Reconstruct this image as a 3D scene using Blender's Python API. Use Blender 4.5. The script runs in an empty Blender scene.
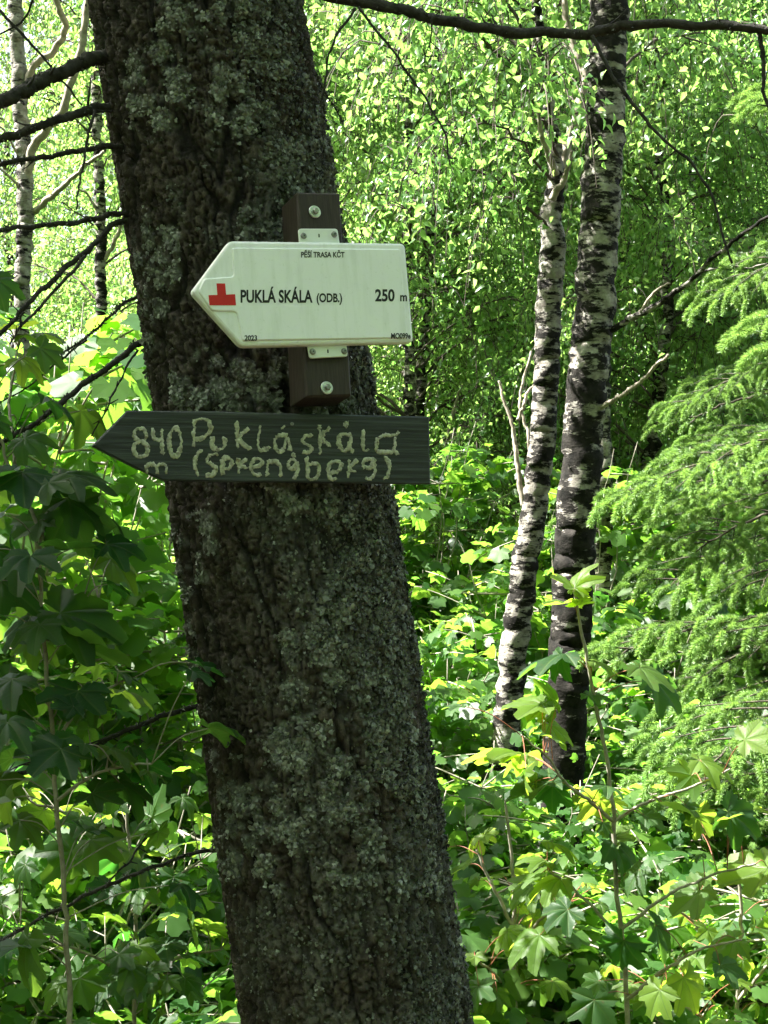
import bpy, math, random
import numpy as np
from mathutils import Vector, Matrix

S = bpy.context.scene
COL = S.collection
rng = np.random.default_rng(7)
random.seed(7)

# ------------------------------------------------------------------ camera, sky, sun, exposure
F = 1400.0
CAMZ = 1.6
cam = bpy.data.cameras.new('camera')
cam.sensor_fit = 'VERTICAL'; cam.sensor_height = 24.0
cam.lens = 24.0 * F / 1024.0
cam.clip_start = 0.05; cam.clip_end = 500
camo = bpy.data.objects.new('camera', cam); COL.objects.link(camo)
camo.location = (0, 0, CAMZ); camo.rotation_euler = (math.pi / 2, 0, 0)
S.camera = camo

SUN = Vector((-0.60, 0.10, 0.80)).normalized()
W = bpy.data.worlds.new('World'); S.world = W; W.use_nodes = True
wn = W.node_tree; sky = wn.nodes.new('ShaderNodeTexSky'); sky.sky_type = 'NISHITA'
sky.sun_disc = False
sky.sun_elevation = math.asin(SUN.z)
sky.sun_rotation = math.atan2(SUN.x, SUN.y)
sky.air_density = 1.0; sky.dust_density = 4.5; sky.ozone_density = 1.0
bg = wn.nodes['Background']; bg.inputs['Strength'].default_value = 0.077
hs = wn.nodes.new('ShaderNodeHueSaturation'); hs.inputs['Saturation'].default_value = 0.7     # hazy, whitish summer sky
wn.links.new(sky.outputs[0], hs.inputs['Color']); wn.links.new(hs.outputs[0], bg.inputs[0])
sl = bpy.data.lights.new('sun', 'SUN'); sl.energy = 5.0; sl.angle = math.radians(0.5); sl.color = (1, 0.97, 0.91)
so = bpy.data.objects.new('sun', sl); COL.objects.link(so)
so.rotation_euler = SUN.to_track_quat('Z', 'Y').to_euler(); so.location = (-6, 6, 12)
S.view_settings.view_transform = 'Standard'; S.view_settings.look = 'None'
S.view_settings.exposure = 2.85; S.view_settings.gamma = 1.0
try:
    S.view_settings.use_curve_mapping = False
except Exception: pass
S.render.engine = 'CYCLES'
cy = S.cycles
cy.max_bounces = 6; cy.diffuse_bounces = 4; cy.glossy_bounces = 2; cy.transmission_bounces = 4; cy.transparent_max_bounces = 4
cy.caustics_reflective = False; cy.caustics_refractive = False
cy.use_denoising = True
try:
    cy.denoiser = 'OPENIMAGEDENOISE'
except Exception: pass
cy.use_adaptive_sampling = True; cy.adaptive_threshold = 0.02

# ------------------------------------------------------------------ helpers
def P(px, py, Y):
    return np.array([(px - 384.0) / F * Y, Y, CAMZ - (py - 512.0) / F * Y])

def nrm(a):
    a = np.asarray(a, float)
    return a / np.maximum(np.linalg.norm(a, axis=-1, keepdims=True), 1e-9)

class MB:
    """collects vertices, faces, material numbers and two point attributes"""
    def __init__(s):
        s.v = []; s.f = []; s.n = 0; s.tone = []; s.luv = []; s.sm = []
    def add(s, v, faces, mat=0, tone=0.5, luv=None, smooth=True):
        v = np.asarray(v, float).reshape(-1, 3)
        m = len(v)
        s.v.append(v)
        s.tone.append(np.broadcast_to(np.asarray(tone, float), (m,)).copy())
        s.luv.append(np.zeros((m, 3)) if luv is None else np.asarray(luv, float))
        if not isinstance(faces, list): faces = [faces]
        for fa in faces:
            fa = np.asarray(fa, int)
            if fa.ndim == 1: fa = fa[None]
            s.f.append((fa + s.n, mat, smooth))
        s.n += m
    def build(s, name, mats, parent=None, loc=(0, 0, 0)):
        me = bpy.data.meshes.new(name)
        v = np.concatenate(s.v) - np.asarray(loc, float)
        me.vertices.add(len(v)); me.vertices.foreach_set('co', v.ravel())
        loops = np.concatenate([f.ravel() for f, _, _ in s.f])
        sizes = np.concatenate([np.full(len(f), f.shape[1]) for f, _, _ in s.f])
        mi = np.concatenate([np.full(len(f), m) for f, m, _ in s.f])
        sm = np.concatenate([np.full(len(f), q) for f, _, q in s.f])
        me.loops.add(len(loops)); me.loops.foreach_set('vertex_index', loops.astype(np.int32))
        me.polygons.add(len(sizes))
        me.polygons.foreach_set('loop_start', np.concatenate([[0], np.cumsum(sizes)[:-1]]).astype(np.int32))
        me.polygons.foreach_set('material_index', mi.astype(np.int32))
        me.polygons.foreach_set('use_smooth', sm.astype(bool))
        me.update(calc_edges=True)
        a = me.attributes.new('tone', 'FLOAT', 'POINT'); a.data.foreach_set('value', np.concatenate(s.tone).astype(np.float32))
        a = me.attributes.new('luv', 'FLOAT_VECTOR', 'POINT'); a.data.foreach_set('vector', np.concatenate(s.luv).ravel().astype(np.float32))
        for m in (mats if isinstance(mats, (list, tuple)) else [mats]): me.materials.append(m)
        o = bpy.data.objects.new(name, me); COL.objects.link(o)
        if parent is not None: o.parent = parent
        o.location = loc
        return o

def tag(o, label=None, cat=None, group=None, kind=None):
    if label: o['label'] = label
    if cat: o['category'] = cat
    if group: o['group'] = group
    if kind: o['kind'] = kind
    return o

def thing(name, label, cat, loc=(0, 0, 0), rz=0.0, group=None):
    o = bpy.data.objects.new(name, None); COL.objects.link(o); o.empty_display_size = 0.1
    o.location = loc; o.rotation_euler = (0, 0, rz)
    return tag(o, label, cat, group)

def dup(root, loc, rz=0.0, sc=1.0, label=None, group=None):
    r = root.copy(); COL.objects.link(r); r.location = loc; r.rotation_euler = (0, 0, rz); r.scale = (sc, sc, sc)
    if label: r['label'] = label
    if group: r['group'] = group
    for ch in list(root.children):
        c = ch.copy(); COL.objects.link(c); c.parent = r
    return r

def smooth_path(pts, n):
    pts = np.asarray(pts, float); k = len(pts)
    if k == 2: return pts[0] + (pts[1] - pts[0]) * np.linspace(0, 1, n)[:, None]
    P0 = np.vstack([2 * pts[0] - pts[1], pts, 2 * pts[-1] - pts[-2]])
    t = np.linspace(0, k - 1 - 1e-6, n); i = t.astype(int); u = (t - i)[:, None]
    a, b, c, d = P0[i], P0[i + 1], P0[i + 2], P0[i + 3]
    return 0.5 * (2 * b + (c - a) * u + (2 * a - 5 * b + 4 * c - d) * u ** 2 + (3 * b - a - 3 * c + d) * u ** 3)

def tube(mb, pts, rad, sides=6, mat=0, tone=0.5, rough=0.0, cap=True):
    pts = np.asarray(pts, float); n = len(pts)
    rad = np.interp(np.linspace(0, 1, n), np.linspace(0, 1, len(np.atleast_1d(rad))), np.atleast_1d(rad))
    tan = nrm(np.gradient(pts, axis=0))
    ref = np.array([0, 0, 1.0]) if abs(tan[0][2]) < 0.8 else np.array([0, 1.0, 0])
    x = nrm(np.cross(tan, ref)); y = np.cross(tan, x)
    a = np.linspace(0, 2 * np.pi, sides, endpoint=False)
    rr = rad[:, None] * (1 + rough * rng.normal(size=(n, sides)))
    v = pts[:, None] + rr[..., None] * (np.cos(a)[None, :, None] * x[:, None] + np.sin(a)[None, :, None] * y[:, None])
    i = np.arange(n - 1)[:, None] * sides; j = np.arange(sides)[None]; j2 = (j + 1) % sides
    q = np.stack([i + j, i + j2, i + sides + j2, i + sides + j], -1).reshape(-1, 4)
    fs = [q]
    if cap: fs += [np.arange(sides)[::-1][None], (np.arange(sides) + (n - 1) * sides)[None]]
    mb.add(v.reshape(-1, 3), fs, mat, tone)

# --- numpy noise
def _h(i, j, k, seed=0):
    n = (i * 374761393 + j * 668265263 + k * 2147483647 + seed * 974634777) & 0xffffffff
    n = ((n ^ (n >> 13)) * 1274126177) & 0xffffffff
    n = ((n ^ (n >> 16)) * 2246822519) & 0xffffffff
    return ((n ^ (n >> 15)) & 0xffffff) / float(0xffffff)
def vnoise(p, seed=0):
    i = np.floor(p).astype(np.int64); f = p - i; f = f * f * (3 - 2 * f)
    r = 0
    for dx in (0, 1):
        for dy in (0, 1):
            for dz in (0, 1):
                w = (f[:, 0] if dx else 1 - f[:, 0]) * (f[:, 1] if dy else 1 - f[:, 1]) * (f[:, 2] if dz else 1 - f[:, 2])
                r = r + w * _h(i[:, 0] + dx, i[:, 1] + dy, i[:, 2] + dz, seed)
    return r
def fbm(p, oct=4, seed=0):
    r = 0; a = 0.5; t = 0
    for o in range(oct):
        r = r + a * vnoise(p * 2 ** o, seed + o); t += a; a *= 0.5
    return r / t
def worley(p, seed=0):
    i = np.floor(p).astype(np.int64); d1 = np.full(len(p), 9.0); d2 = d1.copy()
    for dx in (-1, 0, 1):
        for dy in (-1, 0, 1):
            for dz in (-1, 0, 1):
                a, b, c = i[:, 0] + dx, i[:, 1] + dy, i[:, 2] + dz
                q = np.stack([a + _h(a, b, c, seed), b + _h(a, b, c, seed + 1), c + _h(a, b, c, seed + 2)], 1)
                d = np.linalg.norm(q - p, axis=1)
                n1 = d < d1
                d2 = np.where(n1, d1, np.minimum(d2, d)); d1 = np.where(n1, d, d1)
    return d1, d2
def sstep(a, b, x):
    t = np.clip((x - a) / (b - a), 0, 1); return t * t * (3 - 2 * t)

# ------------------------------------------------------------------ materials
def new_mat(name):
    m = bpy.data.materials.new(name); m.use_nodes = True
    nt = m.node_tree; b = nt.nodes['Principled BSDF']
    return m, nt, b
def node(nt, t, **kw):
    n = nt.nodes.new(t)
    for k, v in kw.items(): setattr(n, k, v)
    return n
def ramp(nt, stops, fac, interp='LINEAR'):
    r = node(nt, 'ShaderNodeValToRGB'); r.color_ramp.interpolation = interp
    e = r.color_ramp.elements
    while len(e) < len(stops): e.new(0.5)
    for el, (p, c) in zip(e, stops):
        el.position = p; el.color = (*c, 1) if len(c) == 3 else c
    nt.links.new(fac, r.inputs[0]); return r.outputs[0]
def noise(nt, scale, vec=None, detail=4, rough=0.55):
    n = node(nt, 'ShaderNodeTexNoise'); n.inputs['Scale'].default_value = scale
    n.inputs['Detail'].default_value = detail; n.inputs['Roughness'].default_value = rough
    if vec is not None: nt.links.new(vec, n.inputs['Vector'])
    return n.outputs['Fac']
def mapped(nt, sc, src='Object'):
    t = node(nt, 'ShaderNodeTexCoord'); m = node(nt, 'ShaderNodeMapping'); m.inputs['Scale'].default_value = sc
    nt.links.new(t.outputs[src], m.inputs[0]); return m.outputs[0]
def bump(nt, h, strength, dist, b):
    n = node(nt, 'ShaderNodeBump'); n.inputs['Strength'].default_value = strength; n.inputs['Distance'].default_value = dist
    nt.links.new(h, n.inputs['Height']); nt.links.new(n.outputs[0], b.inputs['Normal'])
def math_(nt, op, a, b=None):
    n = node(nt, 'ShaderNodeMath', operation=op)
    for k, x in enumerate((a, b)):
        if x is None: continue
        if isinstance(x, (int, float)): n.inputs[k].default_value = x
        else: nt.links.new(x, n.inputs[k])
    return n.outputs[0]
def mix(nt, fac, a, b, mode='MIX'):
    n = node(nt, 'ShaderNodeMix', data_type='RGBA', blend_type=mode)
    for s, x in ((n.inputs['Factor'], fac), (n.inputs['A'], a), (n.inputs['B'], b)):
        if isinstance(x, (int, float)): s.default_value = x
        elif isinstance(x, tuple): s.default_value = (*x, 1)
        else: nt.links.new(x, s)
    return n.outputs['Result']

def leaf_mat(name, cols, trans, tw=0.45, rough=0.42, spec=0.5, veins=False, objvar=0.25):
    m, nt, b = new_mat(name)
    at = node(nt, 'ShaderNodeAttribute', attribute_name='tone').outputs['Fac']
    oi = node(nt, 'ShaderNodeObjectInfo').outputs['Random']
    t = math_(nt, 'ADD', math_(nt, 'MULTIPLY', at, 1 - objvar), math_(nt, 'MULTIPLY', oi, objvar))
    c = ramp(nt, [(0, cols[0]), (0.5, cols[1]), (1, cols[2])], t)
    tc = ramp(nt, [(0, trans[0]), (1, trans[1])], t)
    if veins:
        lu = node(nt, 'ShaderNodeAttribute', attribute_name='luv')
        sx = node(nt, 'ShaderNodeSeparateXYZ'); nt.links.new(lu.outputs['Vector'], sx.inputs[0])
        ang = math_(nt, 'ABSOLUTE', math_(nt, 'ARCTAN2', sx.outputs[0], sx.outputs[1]))
        r = math_(nt, 'SQRT', math_(nt, 'ADD', math_(nt, 'MULTIPLY', sx.outputs[0], sx.outputs[0]), math_(nt, 'MULTIPLY', sx.outputs[1], sx.outputs[1])))
        d = None
        for a0 in (0.0, 0.83, 1.75):
            q = math_(nt, 'MULTIPLY', math_(nt, 'ABSOLUTE', math_(nt, 'SUBTRACT', ang, a0)), r)
            d = q if d is None else math_(nt, 'MINIMUM', d, q)
        vein = ramp(nt, [(0.0, (1, 1, 1)), (0.03, (0, 0, 0))], d)
        # side veins: thin oblique lines running off the main ones
        sv = math_(nt, 'FRACT', math_(nt, 'ADD', math_(nt, 'MULTIPLY', r, 9.0), math_(nt, 'MULTIPLY', d, -9.0)))
        svm = ramp(nt, [(0.0, (0.6, 0.6, 0.6)), (0.12, (0, 0, 0))], sv)
        vall = math_(nt, 'MAXIMUM', vein, math_(nt, 'MULTIPLY', svm, 0.45))
        c = mix(nt, math_(nt, 'MULTIPLY', vall, 0.6), c, (0.12, 0.19, 0.06))
        tc = mix(nt, math_(nt, 'MULTIPLY', vall, 0.5), tc, (0.12, 0.22, 0.03))
        blot = noise(nt, 60, mapped(nt, (1, 1, 1)), 3)
        c = mix(nt, math_(nt, 'MULTIPLY', blot, 0.35), c, (0.03, 0.06, 0.015))
        sp_ = ramp(nt, [(0.66, (0, 0, 0)), (0.71, (1, 1, 1))], noise(nt, 75, mapped(nt, (1, 1, 1)), 2))
        c = mix(nt, math_(nt, 'MULTIPLY', sp_, 0.7), c, (0.07, 0.045, 0.02))
        bump(nt, math_(nt, 'SUBTRACT', 1.0, vall), 0.5, 0.002, b)
    nt.links.new(c, b.inputs['Base Color']); b.inputs['Roughness'].default_value = rough
    b.inputs['Specular IOR Level'].default_value = spec
    tr = node(nt, 'ShaderNodeBsdfTranslucent'); nt.links.new(tc, tr.inputs[0])
    mx = node(nt, 'ShaderNodeMixShader'); mx.inputs[0].default_value = tw
    nt.links.new(b.outputs[0], mx.inputs[1]); nt.links.new(tr.outputs[0], mx.inputs[2])
    nt.links.new(mx.outputs[0], nt.nodes['Material Output'].inputs[0])
    return m

M = {}
M['birch_leaf'] = leaf_mat('birch_leaf', [(0.045, 0.105, 0.035), (0.075, 0.155, 0.045), (0.14, 0.22, 0.07)], [(0.22, 0.52, 0.09), (0.52, 0.76, 0.18)], 0.5, 0.34)
M['maple_leaf'] = leaf_mat('maple_leaf', [(0.022, 0.065, 0.018), (0.045, 0.10, 0.022), (0.075, 0.14, 0.026)], [(0.12, 0.40, 0.04), (0.42, 0.68, 0.06)], 0.5, 0.46, 0.35)
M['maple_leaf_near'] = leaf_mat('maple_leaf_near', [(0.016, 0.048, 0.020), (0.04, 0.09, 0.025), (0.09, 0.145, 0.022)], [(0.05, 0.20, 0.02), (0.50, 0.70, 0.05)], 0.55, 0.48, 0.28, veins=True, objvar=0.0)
M['needle'] = leaf_mat('spruce_needle', [(0.02, 0.05, 0.022), (0.05, 0.10, 0.035), (0.17, 0.30, 0.07)], [(0.06, 0.12, 0.03), (0.40, 0.64, 0.12)], 0.27, 0.45, 0.4, objvar=0.0)
M['forest_leaf'] = leaf_mat('forest_leaf', [(0.035, 0.08, 0.02), (0.06, 0.11, 0.03), (0.09, 0.15, 0.04)], [(0.16, 0.38, 0.07), (0.38, 0.60, 0.14)], 0.45, 0.5)

def bark_birch(name, dark=0.5, foot=0.0):
    m, nt, b = new_mat(name)
    v1 = mapped(nt, (8, 8, 24)); v2 = mapped(nt, (12, 12, 150)); v3 = mapped(nt, (30, 30, 30))
    n1 = noise(nt, 1.0, v1, 5, 0.6); n2 = noise(nt, 1.0, v2, 3, 0.6); n3 = noise(nt, 1.0, v3, 5, 0.6)
    base = ramp(nt, [(0.3, (0.12, 0.105, 0.088)), (0.5, (0.26, 0.24, 0.21)), (0.72, (0.43, 0.41, 0.37))], n3)
    t0 = dark
    n4 = noise(nt, 1.0, mapped(nt, (24, 24, 60)), 5, 0.7); n5 = noise(nt, 1.0, mapped(nt, (7, 7, 2.0)), 2)
    mm = math_(nt, 'ADD', math_(nt, 'ADD', math_(nt, 'MULTIPLY', n1, 0.48), math_(nt, 'MULTIPLY', n4, 0.37)), math_(nt, 'MULTIPLY', n5, 0.15))
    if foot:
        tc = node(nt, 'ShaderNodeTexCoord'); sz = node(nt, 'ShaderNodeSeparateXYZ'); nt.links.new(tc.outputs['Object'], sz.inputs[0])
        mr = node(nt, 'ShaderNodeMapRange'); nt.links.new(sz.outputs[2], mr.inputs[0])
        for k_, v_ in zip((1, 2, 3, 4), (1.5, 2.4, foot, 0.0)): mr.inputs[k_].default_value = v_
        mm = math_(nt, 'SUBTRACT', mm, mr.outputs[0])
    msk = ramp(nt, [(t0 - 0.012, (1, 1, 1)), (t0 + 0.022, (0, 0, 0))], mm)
    len_ = ramp(nt, [(0.33, (1, 1, 1)), (0.40, (0, 0, 0))], n2)
    mk = math_(nt, 'MAXIMUM', msk, math_(nt, 'MULTIPLY', len_, 0.7))
    dk = ramp(nt, [(0.35, (0.004, 0.004, 0.003)), (0.65, (0.026, 0.023, 0.020))], n3)
    c = mix(nt, mk, base, dk)
    nt.links.new(c, b.inputs['Base Color']); b.inputs['Roughness'].default_value = 0.85; b.inputs['Specular IOR Level'].default_value = 0.12
    h = math_(nt, 'ADD', math_(nt, 'MULTIPLY', math_(nt, 'ADD', n3, n4), 0.6), math_(nt, 'MULTIPLY', mk, 0.5))
    bump(nt, h, 1.0, 0.008, b)
    return m
M['birch_bark'] = bark_birch('birch_bark', 0.495)
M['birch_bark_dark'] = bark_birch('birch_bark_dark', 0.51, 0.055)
M['birch_bark_white'] = bark_birch('birch_bark_white', 0.44)

def plain(name, c1, c2, scale=30, rough=0.8, bmp=0.4, dist=0.004, stretch=(1, 1, 1), spec=0.3, metal=0.0):
    m, nt, b = new_mat(name)
    n = noise(nt, scale, mapped(nt, stretch), 5, 0.6)
    nt.links.new(ramp(nt, [(0.3, c1), (0.7, c2)], n), b.inputs['Base Color'])
    b.inputs['Roughness'].default_value = rough; b.inputs['Specular IOR Level'].default_value = spec; b.inputs['Metallic'].default_value = metal
    if bmp: bump(nt, n, bmp, dist, b)
    return m
M['twig'] = plain('twig_bark', (0.035, 0.028, 0.022), (0.10, 0.08, 0.06), 40)
M['pale_twig'] = plain('pale_twig_bark', (0.16, 0.13, 0.10), (0.42, 0.37, 0.30), 30)
M['green_stem'] = plain('green_stem', (0.16, 0.145, 0.11), (0.34, 0.31, 0.25), 50)
M['red_petiole'] = plain('red_petiole', (0.18, 0.045, 0.028), (0.24, 0.10, 0.05), 30, 0.5)
M['dead_branch'] = plain('dead_branch_bark', (0.012, 0.011, 0.010), (0.055, 0.05, 0.043), 70, 0.9, 0.9, 0.006)
M['white_bracket'] = plain('white_bracket', (0.72, 0.74, 0.72), (0.78, 0.80, 0.79), 9, 0.45, 0.03, 0.001)
M['white_plastic'] = plain('white_plastic', (0.82, 0.82, 0.84), (0.85, 0.85, 0.87), 9, 0.42, 0.03, 0.001, spec=0.45)
nt = M['white_plastic'].node_tree; b = nt.nodes['Principled BSDF']
old = b.inputs['Base Color'].links[0].from_socket
d1_ = ramp(nt, [(0.50, (0, 0, 0)), (0.80, (1, 1, 1))], noise(nt, 1.0, mapped(nt, (70, 9, 70)), 5, 0.65))
d2_ = ramp(nt, [(0.60, (0, 0, 0)), (0.70, (1, 1, 1))], noise(nt, 160, mapped(nt, (1, 1, 1)), 3, 0.6))
dd_ = math_(nt, 'ADD', math_(nt, 'MULTIPLY', d1_, 0.30), math_(nt, 'MULTIPLY', d2_, 0.16))
nt.links.new(mix(nt, dd_, old, (0.42, 0.45, 0.36)), b.inputs['Base Color'])
M['red_paint'] = plain('red_print', (0.50, 0.012, 0.014), (0.58, 0.02, 0.018), 60, 0.45, 0.0)
M['ink'] = plain('black_print', (0.010, 0.010, 0.011), (0.018, 0.018, 0.018), 60, 0.5, 0.0)
M['block_wood'] = plain('stained_block', (0.020, 0.014, 0.012), (0.048, 0.034, 0.028), 6, 0.6, 0.4, 0.002, (30, 3, 30))
M['zinc'] = plain('zinc_plated', (0.45, 0.46, 0.46), (0.68, 0.69, 0.68), 120, 0.38, 0.2, 0.0006, metal=0.85)
M['dark_steel'] = plain('screw_steel', (0.16, 0.16, 0.15), (0.34, 0.34, 0.33), 150, 0.4, 0.2, 0.0006, metal=0.8)
M['carved'] = plain('carved_letter_paint', (0.20, 0.205, 0.165), (0.60, 0.60, 0.50), 170, 0.8, 0.7, 0.002)

# weathered board: grey-green stain with grain along its length
m, nt, b = new_mat('weathered_board'); M['board'] = m
g = noise(nt, 1.0, mapped(nt, (5, 150, 60)), 6, 0.65); g2 = noise(nt, 9, mapped(nt, (1, 2.5, 1)), 4)
c = ramp(nt, [(0.32, (0.006, 0.008, 0.009)), (0.5, (0.022, 0.029, 0.031)), (0.70, (0.082, 0.097, 0.104))], g)
c = mix(nt, math_(nt, 'MULTIPLY', g2, 0.5), c, (0.012, 0.018, 0.018))
nt.links.new(c, b.inputs['Base Color']); b.inputs['Roughness'].default_value = 0.65
bump(nt, g, 0.8, 0.0025, b)

# spruce bark driven by the modelled plates and lichen mask
m, nt, b = new_mat('spruce_bark'); M['spruce_bark'] = m
tone = node(nt, 'ShaderNodeAttribute', attribute_name='tone').outputs['Fac']
luv = node(nt, 'ShaderNodeAttribute', attribute_name='luv'); sep = node(nt, 'ShaderNodeSeparateXYZ'); nt.links.new(luv.outputs['Vector'], sep.inputs[0])
n1 = noise(nt, 90, mapped(nt, (1, 1, 0.6)), 6, 0.65); n2 = noise(nt, 260, mapped(nt, (1, 1, 1)), 4, 0.6)
c = ramp(nt, [(0.25, (0.016, 0.013, 0.010)), (0.5, (0.052, 0.042, 0.034)), (0.75, (0.13, 0.108, 0.088))], n1)
c = mix(nt, math_(nt, 'SUBTRACT', 1.0, tone), c, (0.006, 0.005, 0.004))
lm = math_(nt, 'MULTIPLY', sep.outputs[0], math_(nt, 'ADD', 0.45, n2))
c = mix(nt, lm, c, (0.20, 0.21, 0.185))
nt.links.new(c, b.inputs['Base Color']); b.inputs['Roughness'].default_value = 0.9; b.inputs['Specular IOR Level'].default_value = 0.25
bump(nt, math_(nt, 'ADD', n1, math_(nt, 'MULTIPLY', n2, 0.5)), 1.0, 0.004, b)
# lichen flakes
m, nt, b = new_mat('lichen_flakes'); M['lichen'] = m
tone = node(nt, 'ShaderNodeAttribute', attribute_name='tone').outputs['Fac']
c = ramp(nt, [(0, (0.035, 0.035, 0.032)), (0.5, (0.135, 0.142, 0.126)), (1, (0.34, 0.355, 0.315))], tone)
nt.links.new(c, b.inputs['Base Color']); b.inputs['Roughness'].default_value = 0.9; b.inputs['Specular IOR Level'].default_value = 0.2
# forest floor
m, nt, b = new_mat('forest_floor'); M['floor'] = m
n1 = noise(nt, 3, mapped(nt, (1, 1, 1)), 6); n2 = noise(nt, 40, mapped(nt, (1, 1, 1)), 4)
c = ramp(nt, [(0.3, (0.03, 0.022, 0.013)), (0.5, (0.055, 0.042, 0.022)), (0.7, (0.03, 0.055, 0.015))], n1)
c = mix(nt, math_(nt, 'MULTIPLY', n2, 0.5), c, (0.09, 0.07, 0.035))
nt.links.new(c, b.inputs['Base Color']); b.inputs['Roughness'].default_value = 0.95
bump(nt, n2, 1.0, 0.03, b)

# ------------------------------------------------------------------ leaf templates
# x = sideways, y = along the midrib, z = normal
OV = np.array([[0, 0, 0], [-.30, .32, .10], [.30, .32, .10], [-.20, .66, .05], [.20, .66, .05], [0, 1, -.10], [0, .45, 0]])
OVF = [np.array([[0, 6, 1], [0, 2, 6], [3, 6, 5], [6, 4, 5]]), np.array([[1, 6, 3, 3]])[:, :3], np.array([[2, 4, 6]])]
def maple_template(nang, rings, seed=0, curl=0.22):
    th = np.linspace(-2.75, 2.75, nang)
    lobes = [(0, 1.0, .52), (.83, .93, .52), (-.83, .93, .52), (1.75, .66, .62), (-1.75, .66, .62)]
    R = np.full(nang, 0.30)
    for a, L, w in lobes:
        x = np.abs(th - a) / w
        R = np.maximum(R, L * (1 - 0.46 * np.clip(x, 0, 1.6) ** 1.05))
    R = np.maximum(R, 0.2)
    if nang > 30:
        R = R * (1 + 0.065 * ((np.arange(nang) % 3) - 1))
    fr = np.linspace(0, 1, rings + 1)[1:]
    v = [np.zeros((1, 3))]
    for f in fr:
        r = R * f
        x, y = np.sin(th) * r, np.cos(th) * r
        dv = np.min([np.abs(th - a) for a, _, _ in lobes], axis=0)
        z = 0.16 * r * np.sin(np.clip(dv, 0, .5) * 3.0) - curl * r ** 2 + 0.03 * np.sin(5 * x + 3 * y + seed)
        v.append(np.stack([x, y, z], 1))
    v = np.concatenate(v)
    i = np.arange(nang - 1)
    fs = [np.stack([np.zeros_like(i), 1 + i + 1, 1 + i], 1)]
    for k in range(rings - 1):
        o = 1 + k * nang
        fs.append(np.stack([o + i, o + i + 1, o + nang + i + 1, o + nang + i], 1))
    luv = v * [1, 1, 0]
    return v, fs, luv
MAP_HI = [maple_template(61, 4, s, c) for s, c in ((0, .15), (2, .35), (4, .05), (5, .55))]
MAP_LO = [maple_template(16, 1, s, c) for s, c in ((0, .2), (3, .4))]

def leaf_batch(mb, tmpl, pos, axis, nh, scale, tone, mat=0, zs=None):
    if len(tmpl) == 3: T, FS, LU = tmpl
    else: T, FS = tmpl; LU = T * [1, 1, 0]
    pos = np.asarray(pos, float); n = len(pos)
    if n == 0: return
    axis = nrm(axis); side = nrm(np.cross(axis, nh)); nn = np.cross(side, axis)
    scale = np.broadcast_to(np.asarray(scale, float), (n,))
    zz = np.ones(n) if zs is None else zs
    v = pos[:, None] + scale[:, None, None] * (T[None, :, 0:1] * side[:, None] + T[None, :, 1:2] * axis[:, None] + T[None, :, 2:3] * zz[:, None, None] * nn[:, None])
    m = len(T); off = (np.arange(n) * m)
    faces = [(off[:, None, None] + f[None]).reshape(-1, f.shape[1]) for f in FS]
    mb.add(v.reshape(-1, 3), faces, mat, np.repeat(np.broadcast_to(np.asarray(tone, float), (n,)), m), np.tile(LU, (n, 1)))

UP = np.array([0, 0, 1.0])
# ------------------------------------------------------------------ ground
def ground_z(x, y):
    x = np.asarray(x, float); y = np.asarray(y, float)
    return -0.30 * sstep(2.5, 6, y) + 0.12 * np.sin(x * .35 + 1) * sstep(6, 14, y) + 1.6 * sstep(18, 60, y)
g = MB()
ax = np.concatenate([-np.geomspace(160, 12, 26), np.linspace(-11, 11, 60), np.geomspace(12, 160, 26)])
ay = np.concatenate([-np.geomspace(80, 6, 16), np.linspace(-5, 20, 70), np.geomspace(21, 200, 30)])
X, Yg = np.meshgrid(ax, ay); Z = ground_z(X, Yg) + 0.03 * (fbm(np.stack([X.ravel() * 2, Yg.ravel() * 2, 0 * X.ravel()], 1), 3).reshape(X.shape) - .5)
nx, ny = len(ax), len(ay)
i = np.arange(ny - 1)[:, None] * nx; j = np.arange(nx - 1)[None]
g.add(np.stack([X, Yg, Z], -1).reshape(-1, 3), np.stack([i + j, i + j + 1, i + nx + j + 1, i + nx + j], -1).reshape(-1, 4))
tag(g.build('ground', M['floor']), kind='structure')

# ------------------------------------------------------------------ the sign tree (spruce trunk)
ctrl = np.array([[0.085, 2.03, -0.05], [0.045, 2.06, 0.30], [-0.040, 2.098, 0.83], [-0.159, 2.158, 1.60], [-0.297, 2.215, 2.41], [-0.42, 2.26, 3.2], [-0.62, 2.40, 5.2], [-0.75, 2.55, 8.5]])
fine = np.linspace(0, 1, 4000); cp = smooth_path(ctrl, 4000)
def axis_at(z): return np.stack([np.interp(z, cp[:, 2], cp[:, k]) for k in range(3)], -1)
def trunk_r(z): return np.interp(z, [-0.05, 0.3, 0.8, 1.6, 2.4, 3.2, 5.2, 8.5], [0.23, 0.185, 0.167, 0.165, 0.164, 0.155, 0.12, 0.03])
zs = np.concatenate([np.linspace(-0.05, 0.6, 45), np.arange(0.606, 2.62, 0.003), np.linspace(2.64, 8.5, 90)])
NS = 380
th = np.linspace(0, 2 * np.pi, NS, endpoint=False)
A = axis_at(zs); R = trunk_r(zs)
rad = np.stack([np.cos(th), np.sin(th), 0 * th], 1)
base = A[:, None] + R[:, None, None] * rad[None]
pt = base.reshape(-1, 3); TH = np.tile(th, len(zs))
warp = (fbm(pt * 14, 3, 5) - .5)[:, None] * np.array([1.0, 1.0, 1.2])
loc3 = pt - np.repeat(A, NS, 0) * [1, 1, 0]
wz = loc3 + (fbm(loc3 * [30, 30, 12], 3, 71) - .5)[:, None] * np.array([.03, .03, .0])
fa = np.abs(fbm(wz * [21, 21, 3.6], 3, 11) - .5); fb = np.abs(fbm(wz * [34, 34, 9], 3, 17) - .5); fc = np.abs(fbm(wz * [60, 60, 34], 3, 23) - .5)
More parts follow.
